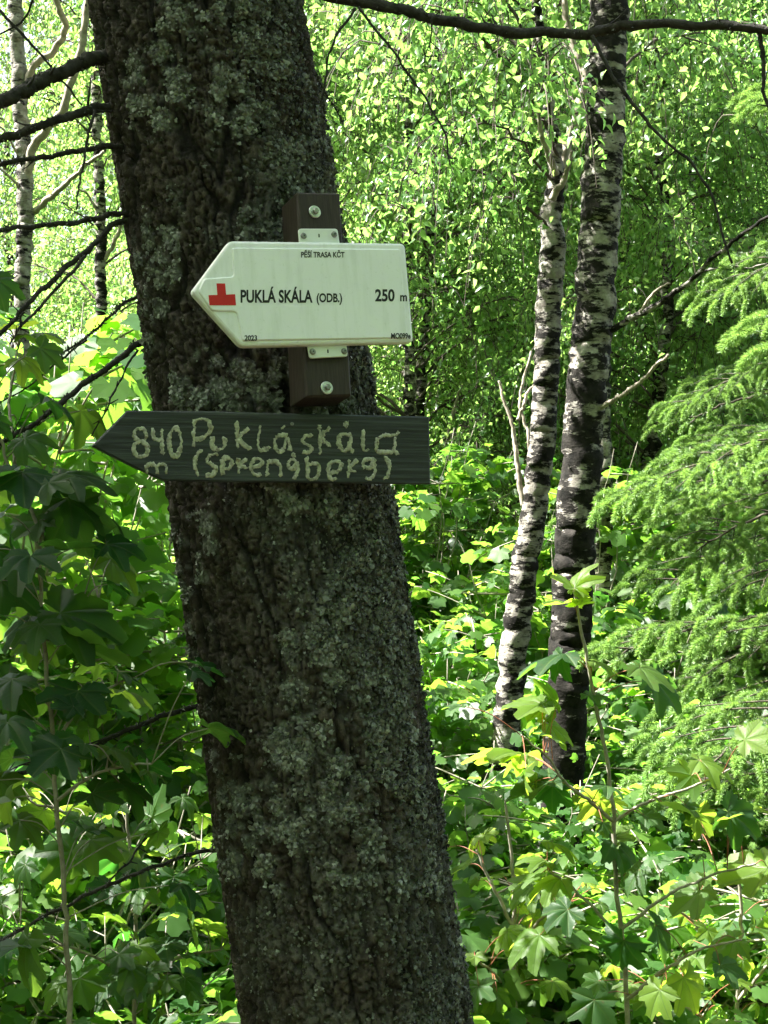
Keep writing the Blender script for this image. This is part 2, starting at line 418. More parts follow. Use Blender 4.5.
crack = sstep(0.0, 0.045, fa) * (0.35 + 0.65 * sstep(0.0, 0.05, fb)) * (0.6 + 0.4 * sstep(0.0, 0.05, fc))
ridge = fbm(loc3 * [20, 20, 4], 3, 3)
g1, g2 = worley(wz * [88, 88, 40] + (fbm(pt * 50, 3, 5) - .5)[:, None] * 2.2, 31)
plate = sstep(0.0, 0.13, g2 - g1); crack = crack * (.55 + .45 * plate)
hgt = 0.0105 * (crack - 0.7) + 0.006 * (ridge - .5) + 0.0022 * plate + 0.0035 * (_h(*[np.floor(q_).astype(np.int64) for q_ in (wz * [88, 88, 40]).T], 3) - .5) * plate + 0.005 * (fbm(pt * [110, 110, 90], 4, 8) - .5)
side = np.cos(TH - math.radians(-38))         # lichen favours the right-hand front
lich = sstep(0.46, 0.60, fbm(pt * [20, 20, 16], 4, 21) * .6 + fbm(pt * [6, 6, 5], 2, 27) * .4 + 0.16 * side - 0.04 - 0.10 * sstep(1.0, 2.2, pt[:, 2]) * 0.6) * (0.3 + 0.7 * crack)
r1, r2w = worley(loc3 * [30, 30, 30] + (fbm(pt * 40, 3, 51) - .5)[:, None] * 1.2, 61)
ros = sstep(0.62, 0.30, r1) * sstep(0.50, 0.58, fbm(pt * [11, 11, 9], 3, 91) + 0.13 * side - 0.02)
lich = np.clip(0.28 * lich + 0.9 * ros, 0, 1)
hgt = hgt + 0.0025 * lich
big = sstep(0.55, 0.6, zs)
vv = pt + hgt[:, None] * np.tile(rad, (len(zs), 1))
sp = MB()
nr = len(zs); i = np.arange(nr - 1)[:, None] * NS; j = np.arange(NS)[None]; j2 = (j + 1) % NS
lu = np.stack([lich, 0 * lich, 0 * lich], 1)
sp.add(vv, np.stack([i + j, i + j2, i + NS + j2, i + NS + j], -1).reshape(-1, 4), 0, crack, lu)
sign_tree = thing('spruce_tree', 'thick leaning spruce trunk crusted with grey lichen, carrying both direction signs', 'tree', (0.085, 2.03, 0))
SL = (0.085, 2.03, 0)
def under(o, root):           # parent while keeping world coordinates
    o.parent = root; o.location = Vector(o.location) - root.location
    return o
trunk = under(sp.build('trunk', M['spruce_bark'], None, SL), sign_tree)
# lichen flakes grown on the bark
vis = (np.repeat(zs, NS) > 0.62) & (np.repeat(zs, NS) < 2.6)
prob = np.where(vis, 0.003 + lich ** 1.4 + 0.30 * sstep(.35, .85, np.cos(TH - math.radians(-12))) * sstep(.40, .6, fbm(pt * 9, 3, 77)), 0)
prob /= prob.sum()
NF = 66000
idx = rng.choice(len(vv), NF, p=prob)
fp = vv[idx] + rng.normal(size=(NF, 3)) * 0.002
rn = np.tile(rad, (nr, 1))[idx]
shag = sstep(.3, .9, np.cos(TH[idx] - math.radians(-15)))
fl = MB()
for k in range(5):
    gx, gy = np.meshgrid(np.linspace(-.5, .5, 4), np.linspace(0, 1, 4))
    T = np.stack([gx.ravel(), gy.ravel(), 0 * gx.ravel()], 1)
    T[:, 2] = 0.24 * rng.normal(size=16) * (0.3 + T[:, 1]) + .4 * T[:, 1] ** 2
    T[:, :2] += 0.17 * rng.normal(size=(16, 2)); T[:4, 0] *= 0.5
    q = np.array([[r * 4 + c, r * 4 + c + 1, r * 4 + 5 + c, r * 4 + 4 + c] for r in range(3) for c in range(3)])
    s_ = np.arange(k, NF, 5); n = len(s_)
    tang = rng.normal(size=(n, 3)); tang -= (tang * rn[s_]).sum(1, keepdims=True) * rn[s_]
    lift = (0.02 + 0.24 * shag[s_] * rng.random(n))[:, None]
    axs = nrm(nrm(tang) + lift * rn[s_])
    leaf_batch(fl, (T, [q]), fp[s_], axs, rn[s_] + 0.3 * rng.normal(size=(n, 3)), (0.0020 + 0.0040 * rng.random(n) ** 1.8) * (1 + .35 * shag[s_] + .3 * ros[idx[s_]]), np.clip(rng.normal(0.40, 0.17, n) - .15 * shag[s_] + .30 * ros[idx[s_]] + .28 * (vnoise(fp[s_] * 55, 9) - .5), 0, 1))
lo = fl.build('lichen', M['lichen'], None, SL); lo.parent = trunk; lo.location = (0, 0, 0); lo['kind'] = 'stuff'

# dead branches
def rough_path(pts, n, amp):
    p = smooth_path(pts, n); a = np.concatenate([[0], np.cumsum(np.linalg.norm(np.diff(p, axis=0), axis=1))])
    q = a[:, None] * 28 + np.array([[3.1, 7.7, 1.3]]) * rng.random() * 50
    w = np.stack([fbm(np.stack([q[:, 0], q[:, 1] * 0 + s, q[:, 2] * 0], 1), 3, 4) - .5 for s in (1.5, 9.5, 17.5)], 1)
    return p + w * amp * np.minimum(1, a / max(a[-1], 1e-6) * 6)[:, None]
def dead_branch(px, Y0, Y1, w0, w1, twigs=(), root_in=True):
    n = len(px)
    ys = np.linspace(Y0, Y1, n)
    pts = [P(x, y, Y) for (x, y), Y in zip(px, ys)]
    if root_in:
        a = axis_at(np.array([pts[0][2] + .02]))[0]
        pts = [pts[0] + (a - pts[0]) * 0.5] + pts
    mb = MB()
    L = 90
    rr = .88 * np.linspace(w0, w1, L) / 2 / F * np.linspace(Y0, Y1, L)
    p = rough_path(pts, L, 0.012)
    tube(mb, p, rr, 10, 0, 0.5, 0.13)
    # crust and small stubs
    n = 150; ii = rng.integers(4, L, n); dirs = nrm(rng.normal(size=(n, 3)))
    leaf_batch(mb, (OV, OVF), p[ii] + dirs * rr[ii][:, None] * .9, nrm(dirs + .6 * rng.normal(size=(n, 3))), rng.normal(size=(n, 3)), 0.003 + .004 * rng.random(n), rng.random(n) * .6, 1, np.full(n, 3.0))
    for _ in range(5):
        k = rng.integers(20, L - 5); d = nrm(rng.normal(size=3) * [1, 1, .7]); l = rng.uniform(.015, .05)
        tube(mb, np.array([p[k], p[k] + d * l * .6, p[k] + d * l + [0, 0, .004]]), [rr[k] * .35, rr[k] * .15], 5)
    o = under(mb.build('branch', [M['dead_branch'], M['lichen']], None, SL), sign_tree)
    for tw, Ya, Yb, a, c in twigs:
        mt = MB(); q = [P(x, y, Y) for (x, y), Y in zip(tw, np.linspace(Ya, Yb, len(tw)))]
        tp = rough_path(q, 60, 0.010)
        tube(mt, tp, np.linspace(a, c, 60) / 2 / F * Ya, 6, 0, .5, .12)
        for _ in range(7):
            k = rng.integers(8, 56); d = nrm(rng.normal(size=3) * [1, 1, .7]); l = rng.uniform(.006, .025)
            tube(mt, np.array([tp[k], tp[k] + d * l]), [.0012, .0006], 4)
        t = mt.build('twig', M['dead_branch'], None, SL); t.parent = o; t.location = (0, 0, 0)
    return o
dead_branch([(97, 57), (50, 78), (20, 93), (-30, 112)], 2.12, 1.95, 17, 15,
            [([(0, 10), (25, 38), (50, 65), (82, 105)], 2.3, 2.3, 3.4, 2.2), ([(33, 0), (22, 22), (0, 34), (-12, 36)], 2.3, 2.35, 2.5, 1.5)])
dead_branch([(105, 107), (78, 113), (45, 127), (0, 141), (-30, 150)], 2.12, 1.98, 11, 9,
            [([(95, 110), (86, 150), (80, 178), (75, 210)], 2.08, 2.0, 3.2, 1.6)])
dead_branch([(109, 146), (70, 153), (30, 160), (0, 164), (-30, 170)], 2.12, 2.0, 7, 5)
dead_branch([(120, 212), (80, 220), (40, 225), (0, 232), (-25, 236)], 2.12, 1.98, 6.5, 5)
dead_branch([(119, 219), (95, 245), (60, 272), (33, 300), (0, 334), (-20, 352)], 2.12, 1.9, 8, 4,
            [([(85, 256), (66, 279), (42, 302), (24, 324), (8, 344)], 2.05, 1.92, 4, 2), ([(24, 312), (20, 318), (22, 330)], 1.95, 1.95, 3, 1.5)])
dead_branch([(131, 297), (112, 316), (83, 338), (60, 356)], 2.12, 2.05, 4, 2)
dead_branch([(139, 344), (100, 372), (52, 410), (20, 432), (-10, 452)], 2.12, 1.95, 8, 5,
            [([(138, 350), (121, 382), (107, 407), (92, 436)], 2.1, 2.02, 2.5, 1.4), ([(87, 340), (55, 365), (27, 387), (0, 404)], 2.2, 2.15, 2.6, 1.4)])
dead_branch([(192, 707), (130, 729), (67, 755), (30, 770), (-15, 786)], 2.12, 1.95, 6, 5,
            [([(120, 733), (60, 752), (0, 772)], 2.0, 1.98, 2, 1.2)])
dead_branch([(216, 850), (170, 863), (118, 881), (74, 903), (34, 922), (-15, 950)], 2.12, 1.95, 4.5, 4,
            [([(151, 831), (138, 848), (124, 868), (105, 888)], 2.1, 2.0, 2.6, 1.6)])
dead_branch([(300, -12), (345, 0), (400, 8), (440, 20), (512, 31), (568, 36), (600, 33), (630, 25), (700, 26), (768, 28), (840, 33)], 2.16, 1.95, 13, 10,
            [([(355, 8), (334, 43), (323, 87), (321, 106)], 2.1, 2.1, 3, 1.6),
             ([(358, 7), (396, 57), (429, 103), (446, 140), (450, 166)], 2.1, 2.05, 3, 1.6),
             ([(592, 36), (605, 60), (619, 83), (652, 127), (689, 160), (712, 203), (732, 265)], 2.02, 1.98, 4.4, 2.2),
             ([(760, 33), (764, 70), (764, 97), (770, 116)], 1.98, 1.98, 5, 3),
             ([(432, 18), (431, 35), (424, 60)], 2.08, 2.08, 2, 1)])
dead_branch([(300, 45), (312, 66), (326, 92), (342, 122)], 2.2, 2.25, 2.5, 1.5)

# ------------------------------------------------------------------ signs
class Plane:
    def __init__(s, O, u, v):
        s.O = np.array(O, float); s.u = nrm(u); v = np.array(v, float); s.v = nrm(v - (v @ s.u) * s.u); s.n = np.cross(s.u, s.v)
    def at(s, px, py, w=0.0):
        d = np.array([(px - 384) / F, 1, -(py - 512) / F]); C = np.array([0, 0, CAMZ])
        q = C + d * (((s.O + s.n * w - C) @ s.n) / (d @ s.n)) - s.O
        return np.array([q @ s.u, q @ s.v])
    def place(s, o):
        Mx = Matrix(((s.u[0], s.v[0], s.n[0], s.O[0]), (s.u[1], s.v[1], s.n[1], s.O[1]), (s.u[2], s.v[2], s.n[2], s.O[2]), (0, 0, 0, 1)))
        o.matrix_world = Mx; return o
def round_poly(pts, r, k=5):
    pts = np.asarray(pts, float); n = len(pts); out = []
    r = np.broadcast_to(r, (n,))
    for i in range(n):
        a, b_, c_ = pts[i - 1], pts[i], pts[(i + 1) % n]
        d1, d2 = nrm(a - b_), nrm(c_ - b_)
        s, e = b_ + d1 * r[i], b_ + d2 * r[i]
        for t in np.linspace(0, 1, k): out.append((1 - t) ** 2 * s + 2 * t * (1 - t) * b_ + t * t * e)
    return np.array(out)
def inset(pts, d):
    n = len(pts); e = nrm(np.roll(pts, -1, 0) - pts); nn = np.stack([-e[:, 1], e[:, 0]], 1)   # inward for CCW
    pn = np.roll(nn, 1, 0); b_ = nn + pn
    return pts + d * b_ / np.maximum((b_ * nn).sum(1, keepdims=True), .3)
def ccw(p):
    a = np.sum(p[:, 0] * np.roll(p[:, 1], -1) - np.roll(p[:, 0], -1) * p[:, 1]); return p if a > 0 else p[::-1]
def prism(mb, pts, layers, mat=0):
    pts = ccw(np.asarray(pts)); n = len(pts); v = []
    for ins, w in layers: v.append(np.c_[inset(pts, ins) if ins else pts, np.full(n, w)])
    i = np.arange(n); j = (i + 1) % n; fs = []
    for k in range(len(layers) - 1): fs.append(np.stack([k * n + i, k * n + j, (k + 1) * n + j, (k + 1) * n + i], 1))
    fs.append(i[::-1][None]); fs.append((i + (len(layers) - 1) * n)[None])
    mb.add(np.concatenate(v), fs, mat, smooth=False)
def disc(mb, c, r, layers, sides=28, mat=0):
    a = np.linspace(0, 2 * np.pi, sides, endpoint=False)
    prism(mb, np.stack([c[0] + r * np.cos(a), c[1] + r * np.sin(a)], 1), layers, mat)

psi = math.radians(27)
blockP = Plane((-0.088, 1.972, 1.899), (math.cos(psi), math.sin(psi), 0), (-0.085, 0.085 / math.tan(psi), 1))
B = lambda x, y: blockP.at(x, y)
block = thing('mounting_block', 'dark brown stained wooden block bolted to the trunk behind the white arrow', 'wooden block')
blockP.place(block)
mb = MB()
prism(mb, round_poly([B(297, 192), B(340, 192.5), B(352, 396), B(306, 397)], .002, 3), [(0, -0.056), (0, -.003), (.003, 0)])
mb.build('block', M['block_wood'], block)
for (x, y) in ((314.5, 212), (326.5, 388)):
    c_ = B(x, y); mb = MB()
    disc(mb, c_, .0092, [(0, 0), (0, .0015), (.0008, .0022)]); disc(mb, c_, .0062, [(0, .0022), (0, .003)])
    bo = mb.build('bolt', M['zinc'], block)
    mb = MB(); disc(mb, c_, .0046, [(0, .003), (0, .0062), (.001, .0072)], 6)
    h_ = mb.build('bolt_head', M['dark_steel'], bo)

signP = Plane(blockP.O + blockP.n * 0.003, blockP.u, blockP.v)
D = lambda x, y, w=0.0: signP.at(x, y, w)
DF = lambda x, y: signP.at(x, y, 0.0128)
sign = thing('arrow_sign', 'white plastic arrow sign with black printed lettering and a red mark', 'sign')
signP.place(sign)
out = round_poly([D(x, y, .007) for x, y in ((191, 292), (240.5, 347), (412.8, 343), (404.3, 244), (228.5, 241.5))], [.006, .007, .008, .008, .007], 6)
mb = MB()
prism(mb, out, [(0, 0.0), (0, .0075), (.0015, .0095), (.004, .0105)])
prism(mb, round_poly([DF(*q) for q in ((232, 247), (233.5, 276), (204, 278), (198, 291), (212, 311), (236.5, 312), (242, 341), (408.3, 338.3), (401, 248.5))], .004, 4), [(0, .0102), (.0012, .0122), (.0022, .0128)])
mb.build('plate', M['white_plastic'], sign)
for quad, scr, slot in (([(297.5, 229.5), (336.5, 229.5), (339, 246), (299, 246)], [(302.5, 237), (333, 235.5)], (318, 236.5)),
                        ([(306, 343), (345, 342), (347, 357), (309, 359)], [(311.5, 352.5), (343, 352)], (326.8, 352))):
    mb = MB(); prism(mb, round_poly([D(*q) for q in quad], .004, 4), [(0, .0004), (0, .003), (.0008, .0036)])
    br = mb.build('bracket', M['white_bracket'], sign)
    for q in scr:
        mb = MB(); c_ = D(*q)
        disc(mb, c_, .0045, [(0, .0036), (0, .005), (.0012, .0064), (.003, .0068)], 20)
        disc(mb, c_, .0012, [(0, .0068), (0, .0071)], 6, 1)
        mb.build('screw', [M['dark_steel'], M['ink']], br)
    mb = MB(); c_ = D(*slot)
    prism(mb, round_poly([c_ + [-.001, -.0026], c_ + [.001, -.0026], c_ + [.001, .0026], c_ + [-.001, .0026]], .0008, 4), [(0, .0036), (0, .0038)])
    mb.build('slot', M['ink'], br)
FW = 0.0128
mb = MB()
prism(mb, [DF(208.5, 295.3), DF(209.5, 305.3), DF(236, 305.3), DF(235, 294.3), DF(226, 294.7), DF(225, 283.5), DF(216.5, 283.5), DF(217.3, 295)], [(0, FW), (0, FW + .0004)])
mb.build('red_mark', M['red_paint'], sign)
def text_mesh(txt):
    cu = bpy.data.curves.new('lettering', 'FONT'); cu.body = txt; cu.size = 1; cu.offset = 0.03; cu.resolution_u = 6
    o = bpy.data.objects.new('lettering', cu); COL.objects.link(o)
    dg = bpy.context.evaluated_depsgraph_get()
    me = bpy.data.meshes.new_from_object(o.evaluated_get(dg)); bpy.data.objects.remove(o)
    return me
def lettering(txt, box, ref_h=None, mat='ink'):
    """box: left, baseline y, right, cap height in picture units on the sign plane"""
    x0, yb, x1, hcap = box
    me = text_mesh(txt)
    n = len(me.vertices); co = np.zeros(n * 3); me.vertices.foreach_get('co', co); co = co.reshape(-1, 3)
    mh = text_mesh(ref_h or 'H'); k = len(mh.vertices); ch = np.zeros(k * 3); mh.vertices.foreach_get('co', ch); ch = ch.reshape(-1, 3)
    capu = ch[:, 1].max() - ch[:, 1].min()
    a, b_, t = DF(x0, yb), DF(x1, yb), DF(x0, yb - hcap)
    ex = (b_ - a) / (co[:, 0].max() - co[:, 0].min()); ey = (t - a) / capu
    q = a + (co[:, 0:1] - co[:, 0].min()) * ex + co[:, 1:2] * ey
    co = np.c_[q, np.full(n, FW + .0003)]
    me.vertices.foreach_set('co', co.ravel()); me.update(); me.materials.clear(); me.materials.append(M[mat])
    o = bpy.data.objects.new('lettering', me); COL.objects.link(o); o.parent = sign
lettering('PĚŠÍ TRASA KČT', (301, 257.3, 344.5, 5.6))
lettering('PUKLÁ SKÁLA', (240.5, 302.3, 312.5, 13.0))
lettering('(ODB.)', (316.5, 302.0, 342, 9.0))
lettering('250', (375, 301, 394.5, 12.2))
lettering('m', (400, 301, 407, 6.3), 'm')
lettering('2023', (244.5, 340.5, 257, 5.4))
lettering('MO099e', (391, 338.5, 410.5, 5.6))

# hand-carved board
psi2 = math.radians(16)
woodP = Plane((-0.118, 1.966, 1.690), (math.cos(psi2), math.sin(psi2), 0), (0, 0.0, 1))
E = lambda x, y: woodP.at(x, y)
wood = thing('wooden_arrow', 'dark weathered wooden arrow board with pale hand-carved words below the white sign', 'sign')
woodP.place(wood)
mb = MB()
outl = [E(92, 446), E(127, 410.5), E(200, 411), E(300, 413.5), E(429.5, 416.5), E(430.5, 484.5), E(330, 483), E(230, 482), E(163.5, 480.5), E(140, 470)]
prism(mb, round_poly(outl, .0015, 3), [(0, -.022), (0, -.002), (.002, 0)])
mb.build('board', M['board'], wood)
ST = {
 '8a': ('o', 140.3, 434.6, 6.3, 6.3), '8b': ('o', 140.6, 449, 7.3, 7.6),
 '4a': [(153, 428), (154.6, 439), (163.5, 439.5)], '4b': [(161.5, 429), (162.5, 454)],
 '0': ('o', 175.2, 442.2, 6, 14),
 'm1': [(147.5, 474), (147, 465.5), (153, 464.3), (156.3, 467), (156.5, 473.5)], 'm2': [(156.3, 467), (161, 464), (166, 466), (166.5, 473.5)],
 'P1': [(193.5, 446.5), (194.2, 420.3)], 'P2': [(193.8, 421), (202, 418.3), (209, 422), (210.4, 430.5), (203.4, 437.5), (195, 440)],
 'u': [(212.2, 436.4), (213, 446.5), (218, 449.6), (224, 446.5), (224.9, 437.2)],
 'K1': [(236.7, 422), (237.5, 448.2)], 'K2': [(248.5, 428), (239.2, 438), (249.4, 449)],
 'L': [(260.4, 424.5), (258.7, 448.2), (270.5, 448.2)],
 'a1': [(287, 435.5), (278.2, 435.5), (274.8, 442.3), (277.3, 450), (283.2, 450), (287.2, 437), (290, 451)], 'a2': [(281.5, 428.8), (285, 425.4)],
 's': [(311.8, 436.5), (305.5, 435.5), (302.7, 441), (307.3, 444.7), (311.8, 447.4), (309, 452), (301.8, 452)],
 'k1': [(320, 425.5), (320, 453.8)], 'k2': [(330, 427.3), (321.9, 436.5), (330, 446.5)],
 'b1': [(351, 434.8), (341, 434.6), (338.3, 442), (342, 450), (348.3, 448.3), (351, 436.5), (350.2, 447), (352.8, 452)], 'b2': [(344.7, 426.4), (347.7, 422.8)],
 'l': [(363, 429.2), (363, 449.2), (368.4, 450.1)],
 'c1': [(398.4, 432.4), (394.8, 435.4), (382, 435.5), (376.6, 442.8), (378.4, 451), (393, 451), (395.3, 437)], 'c2': [(393.9, 450), (397.5, 455.6)],
 '(': [(201.2, 449), (196, 457.5), (195.2, 467.7), (198.6, 476.2)],
 'S': [(218, 455), (210.5, 455), (207, 460), (212.2, 464.3), (216.4, 467.7), (213.9, 473.6), (205.4, 476.2)],
 'p': [(222.3, 475.3), (223.2, 458.4), (230, 458.4), (231.6, 463.5), (229, 468.5), (223.7, 468.5)],
 'r1': [(238.4, 473.6), (238.4, 458.4)], 'r2': [(246.9, 458.4), (239.2, 465.2), (246.9, 467.7)],
 'e': [(252.8, 468.0), (262, 463.5), (260.4, 459.2), (254.5, 459.2), (251, 466), (252.8, 472.8), (257.9, 475.3), (261, 474)],
 'n1': [(267.2, 476.2), (268, 460)], 'n2': [(268, 462.6), (274, 461), (279.9, 465.2), (281.2, 476.2)],
 'g': [(296, 460), (290, 460), (288.3, 466.9), (293.4, 468.5), (296.8, 461.8), (296.8, 472.8), (293.4, 479)], 'gd': ('o', 293.4, 455, 1.8, 1.8),
 'B': [(306.4, 456.5), (308.2, 477.4), (316.4, 477.4), (319, 470), (317.3, 463.8), (308.2, 464.7)],
 'E': [(336.5, 478.6), (330, 478), (330, 463), (339.2, 462), (341, 467.4), (336.5, 472), (331, 472)],
 'R1': [(348.3, 477.5), (349.2, 460)], 'R2': [(357.4, 460), (350.1, 468.4), (355.6, 472)],
 'G': [(373, 458.5), (364.7, 460), (363.8, 466.5), (371, 467.4), (373.8, 459.5), (374.7, 473), (370.2, 478.5), (364.7, 478)],
 ')': [(385.7, 456.5), (389.3, 463.8), (388.4, 473), (383.9, 479.4)]}
words = {'number': ['8a', '8b', '4a', '4b', '0', 'm1', 'm2'], 'upper': ['P1', 'P2', 'u', 'K1', 'K2', 'L', 'a1', 'a2', 's', 'k1', 'k2', 'b1', 'b2', 'l', 'c1', 'c2'],
         'lower': ['(', 'S', 'p', 'r1', 'r2', 'e', 'n1', 'n2', 'g', 'gd', 'B', 'E', 'R1', 'R2', 'G', ')']}
for wkey, ks in words.items():
    mb = MB()
    for k in ks:
        s = ST[k]
        if s[0] == 'o':
            a = np.linspace(0, 2 * np.pi, 20); pp = [(s[1] + s[3] * math.cos(t), s[2] + s[4] * math.sin(t)) for t in a]
        else: pp = s
        q = np.array([[*E(x, y), 0.0] for x, y in pp])
        L = max(8, int(np.sum(np.linalg.norm(np.diff(q, axis=0), axis=1)) / .0016))
        q = smooth_path(q, L) if len(q) > 2 else smooth_path(q, L)
        q[:, :2] += 0.0007 * (rng.normal(size=(L, 2)))
        v0 = mb.n
        thin = 0.0019 if k == 'gd' else 0.0026
        tube(mb, q, thin * np.clip(1 + .75 * np.convolve(rng.normal(size=L + 6), np.ones(7) / 7, 'valid'), .6, 1.4), 9, 0, .5, .07)
        mb.v[-1][:, 2] *= 0.25                                   # shallow, rough-edged paint in a groove
    mb.build('carved_lettering', M['carved'], wood)
mb = MB()
disc(mb, E(292, 424), .0026, [(0, 0), (0, .001), (.0008, .0016)], 14)
mb.build('nail', M['dark_steel'], wood)

# ------------------------------------------------------------------ birches
def birch_parts(mb_t, mb_c, path, rads, n_limb, limb_len, hb, ht, ntw, nleaf, seed, leaf=0.05, sides=16, twig_mat=1, droop=1.0, rise=0.5):
    r = np.random.default_rng(seed)
    tube(mb_t, path, rads, sides, 0, .5, 0.02)
    zz = path[:, 2]
    pos, axs, nh, sc, tn = [], [], [], [], []
    for k in range(n_limb):
        z0 = hb + (ht - hb) * (k + r.random()) / n_limb
        p0 = np.array([np.interp(z0, zz, path[:, 0]), np.interp(z0, zz, path[:, 1]), z0])
        az = r.uniform(0, 2 * np.pi); d = np.array([math.cos(az), math.sin(az), 0])
        f = (z0 - hb) / max(ht - hb, .1)
        tl = r.normal() * .13
        L = limb_len * (1.05 - .65 * f) * r.uniform(.65, 1.15)
        p = smooth_path([p0, p0 + d * L * .35 + UP * L * rise * .5, p0 + d * L * .75 + UP * L * rise * .62, p0 + d * L + UP * L * (rise * .5 - .25 * droop)], 14)
        p += r.normal(size=p.shape) * .012 * L
        tube(mb_c, p, [0.006 * L + .003, .002], 5, 1, .5, .05, False)
        for t in range(ntw):
            u = r.uniform(.18, 1.0); q0 = np.array([np.interp(u, np.linspace(0, 1, 14), p[:, c]) for c in range(3)])
            az2 = az + r.normal() * 1.1; d2 = np.array([math.cos(az2), math.sin(az2), 0])
            l = r.uniform(.14, .5) * (.6 + .4 * L)
            q = smooth_path([q0, q0 + d2 * l * .35 + UP * .05 * l, q0 + d2 * l * .6 - UP * l * .35 * droop, q0 + d2 * l * .7 - UP * l * .85 * droop], 8)
            tube(mb_c, q, [.0035, .0012], 3, 1, .5, 0, False)
            n = max(3, int(nleaf * l / .5)); s = r.uniform(.1, 1, n)
            lp = np.stack([np.interp(s, np.linspace(0, 1, 8), q[:, c]) for c in range(3)], 1) + r.normal(size=(n, 3)) * .05
            pos.append(lp)
            ld = r.normal(size=(n, 3)) * [1, 1, .5] + [0, 0, -.9]
            axs.append(ld); nh.append(r.normal(size=(n, 3)) * .7 + [0, -.1, .55])
            sc.append(leaf * r.uniform(.65, 1.25, n)); tn.append(np.clip(r.normal(.5 + tl, .26, n), 0, 1))
    leaf_batch(mb_c, (OV, OVF), np.concatenate(pos), np.concatenate(axs), np.concatenate(nh), np.concatenate(sc), np.concatenate(tn), 0, np.full(sum(map(len, pos)), 1.6))

def traced(px, Y, wpx, n, base_y=None):
    pts = np.array([P(x, y, Y) for x, y in px]); p = smooth_path(pts, n)
    return p[np.argsort(p[:, 2])]

def limb_px(mb, pts, Y0, Y1, w0, w1, mat=0):
    q = np.array([P(x, y, Y) for (x, y), Y in zip(pts, np.linspace(Y0, Y1, len(pts)))])
    tube(mb, rough_path(q, 40, .02), np.linspace(w0, w1, 40) / 2 / F * (Y0 + Y1) / 2, 8, mat, .5, .08)

def big_birch(label, px, Y, w_low, w_top, bark, top_h, limbs, crown_kw, seed, name='birch_tree', prof=None):
    pts = [P(x, y, Y) for x, y in px]                      # from the foot up
    foot = pts[0]; gz = float(ground_z(foot[0], foot[1]))
    if foot[2] > gz: pts = [np.array([foot[0] - (pts[1][0] - foot[0]) * .4, Y, gz - .05])] + pts
    t = pts[-1]; dirx = (pts[-1][0] - pts[-2][0]) / max(pts[-1][2] - pts[-2][2], .1)
    pts.append(np.array([t[0] + dirx * .5 * (top_h - t[2]), Y + .1, (t[2] + top_h) / 2])); pts.append(np.array([t[0] + dirx * .8 * (top_h - t[2]), Y + .1, top_h]))
    p = rough_path(np.array(pts), 260, .03)
    zt = p[:, 2]
    rr = np.interp(zt, [gz - .1, gz + .2, t[2], top_h], [w_low * 1.25 / 2 / F * Y, w_low / 2 / F * Y, w_top / 2 / F * Y, .008])
    if prof: rr = np.interp(zt, [q[0] for q in prof], [q[1] / 2 / F * Y for q in prof])
    # knobbly surface rings
    rr = rr * (1 + .05 * (fbm(np.stack([zt * 9, zt * 0 + seed, zt * 0], 1), 3) - .5) * 2)
    root = thing(name, label, 'tree', tuple(p[0]))
    mt, mc = MB(), MB()
    hb, ht, nl, ll, ntw, nlf, lf = crown_kw
    birch_parts(mt, mc, p, rr, nl, ll, hb, ht, ntw, nlf, seed, lf, 28)
    loc = tuple(p[0])
    for L in limbs: limb_px(mt, *L[:5], 1 if len(L) < 6 else L[5])
    under(mt.build('trunk', [bark, M['pale_twig']], None, loc), root)
    under(mc.build('crown', [M['birch_leaf'], M['twig']], None, loc), root)
    return root

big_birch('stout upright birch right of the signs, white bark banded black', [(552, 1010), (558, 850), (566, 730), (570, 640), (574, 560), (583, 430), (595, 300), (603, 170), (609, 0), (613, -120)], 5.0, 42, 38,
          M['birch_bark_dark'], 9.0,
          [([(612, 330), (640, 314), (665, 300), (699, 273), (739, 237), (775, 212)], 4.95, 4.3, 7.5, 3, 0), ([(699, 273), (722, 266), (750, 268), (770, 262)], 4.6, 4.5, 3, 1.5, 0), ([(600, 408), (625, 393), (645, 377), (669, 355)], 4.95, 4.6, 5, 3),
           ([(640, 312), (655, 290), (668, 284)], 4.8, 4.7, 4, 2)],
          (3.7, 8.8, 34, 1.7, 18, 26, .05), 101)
big_birch('slimmer crooked birch just left of the stout one, forking low', [(480, 1010), (488, 900), (494, 840), (503, 760), (512, 680), (520, 600), (530, 530), (541, 450), (546, 380), (549, 300), (552, 230), (556, 160), (546, 90), (538, 20), (535, -60)], 5.25, 27, 24,
          M['birch_bark'], 7.5,
          [([(524, 508), (517, 465), (513, 437), (508, 411), (499, 381)], 5.25, 5.3, 6, 2.5), ([(527, 490), (530, 460), (527, 430), (520, 400), (531, 352)], 5.3, 5.4, 4, 2.5),
           ([(518, 420), (527, 395), (533, 385)], 5.3, 5.3, 4, 2), ([(563, -10), (568, 30), (578, 60), (584, 80), (572, 130), (560, 170)], 5.4, 5.3, 6, 10),
           ([(556, 175), (548, 150), (540, 130), (536, 100)], 5.2, 5.1, 8, 3), ([(552, 200), (566, 175), (572, 150)], 5.2, 5.1, 8, 3)],
          (2.6, 7.2, 38, .8, 20, 30, .036), 102, prof=[(-.4, 34), (0.1, 28), (2.6, 25), (2.95, 14), (3.3, 9), (7.5, 4)])
big_birch('pale thin birch mostly hidden behind the stout birch', [(597, 800), (600, 640), (604, 560), (604, 480), (602, 380), (606, 200), (612, 0)], 6.6, 18, 15, M['birch_bark'], 8, [], (3.2, 7.8, 24, 1.2, 14, 24, .05), 103)
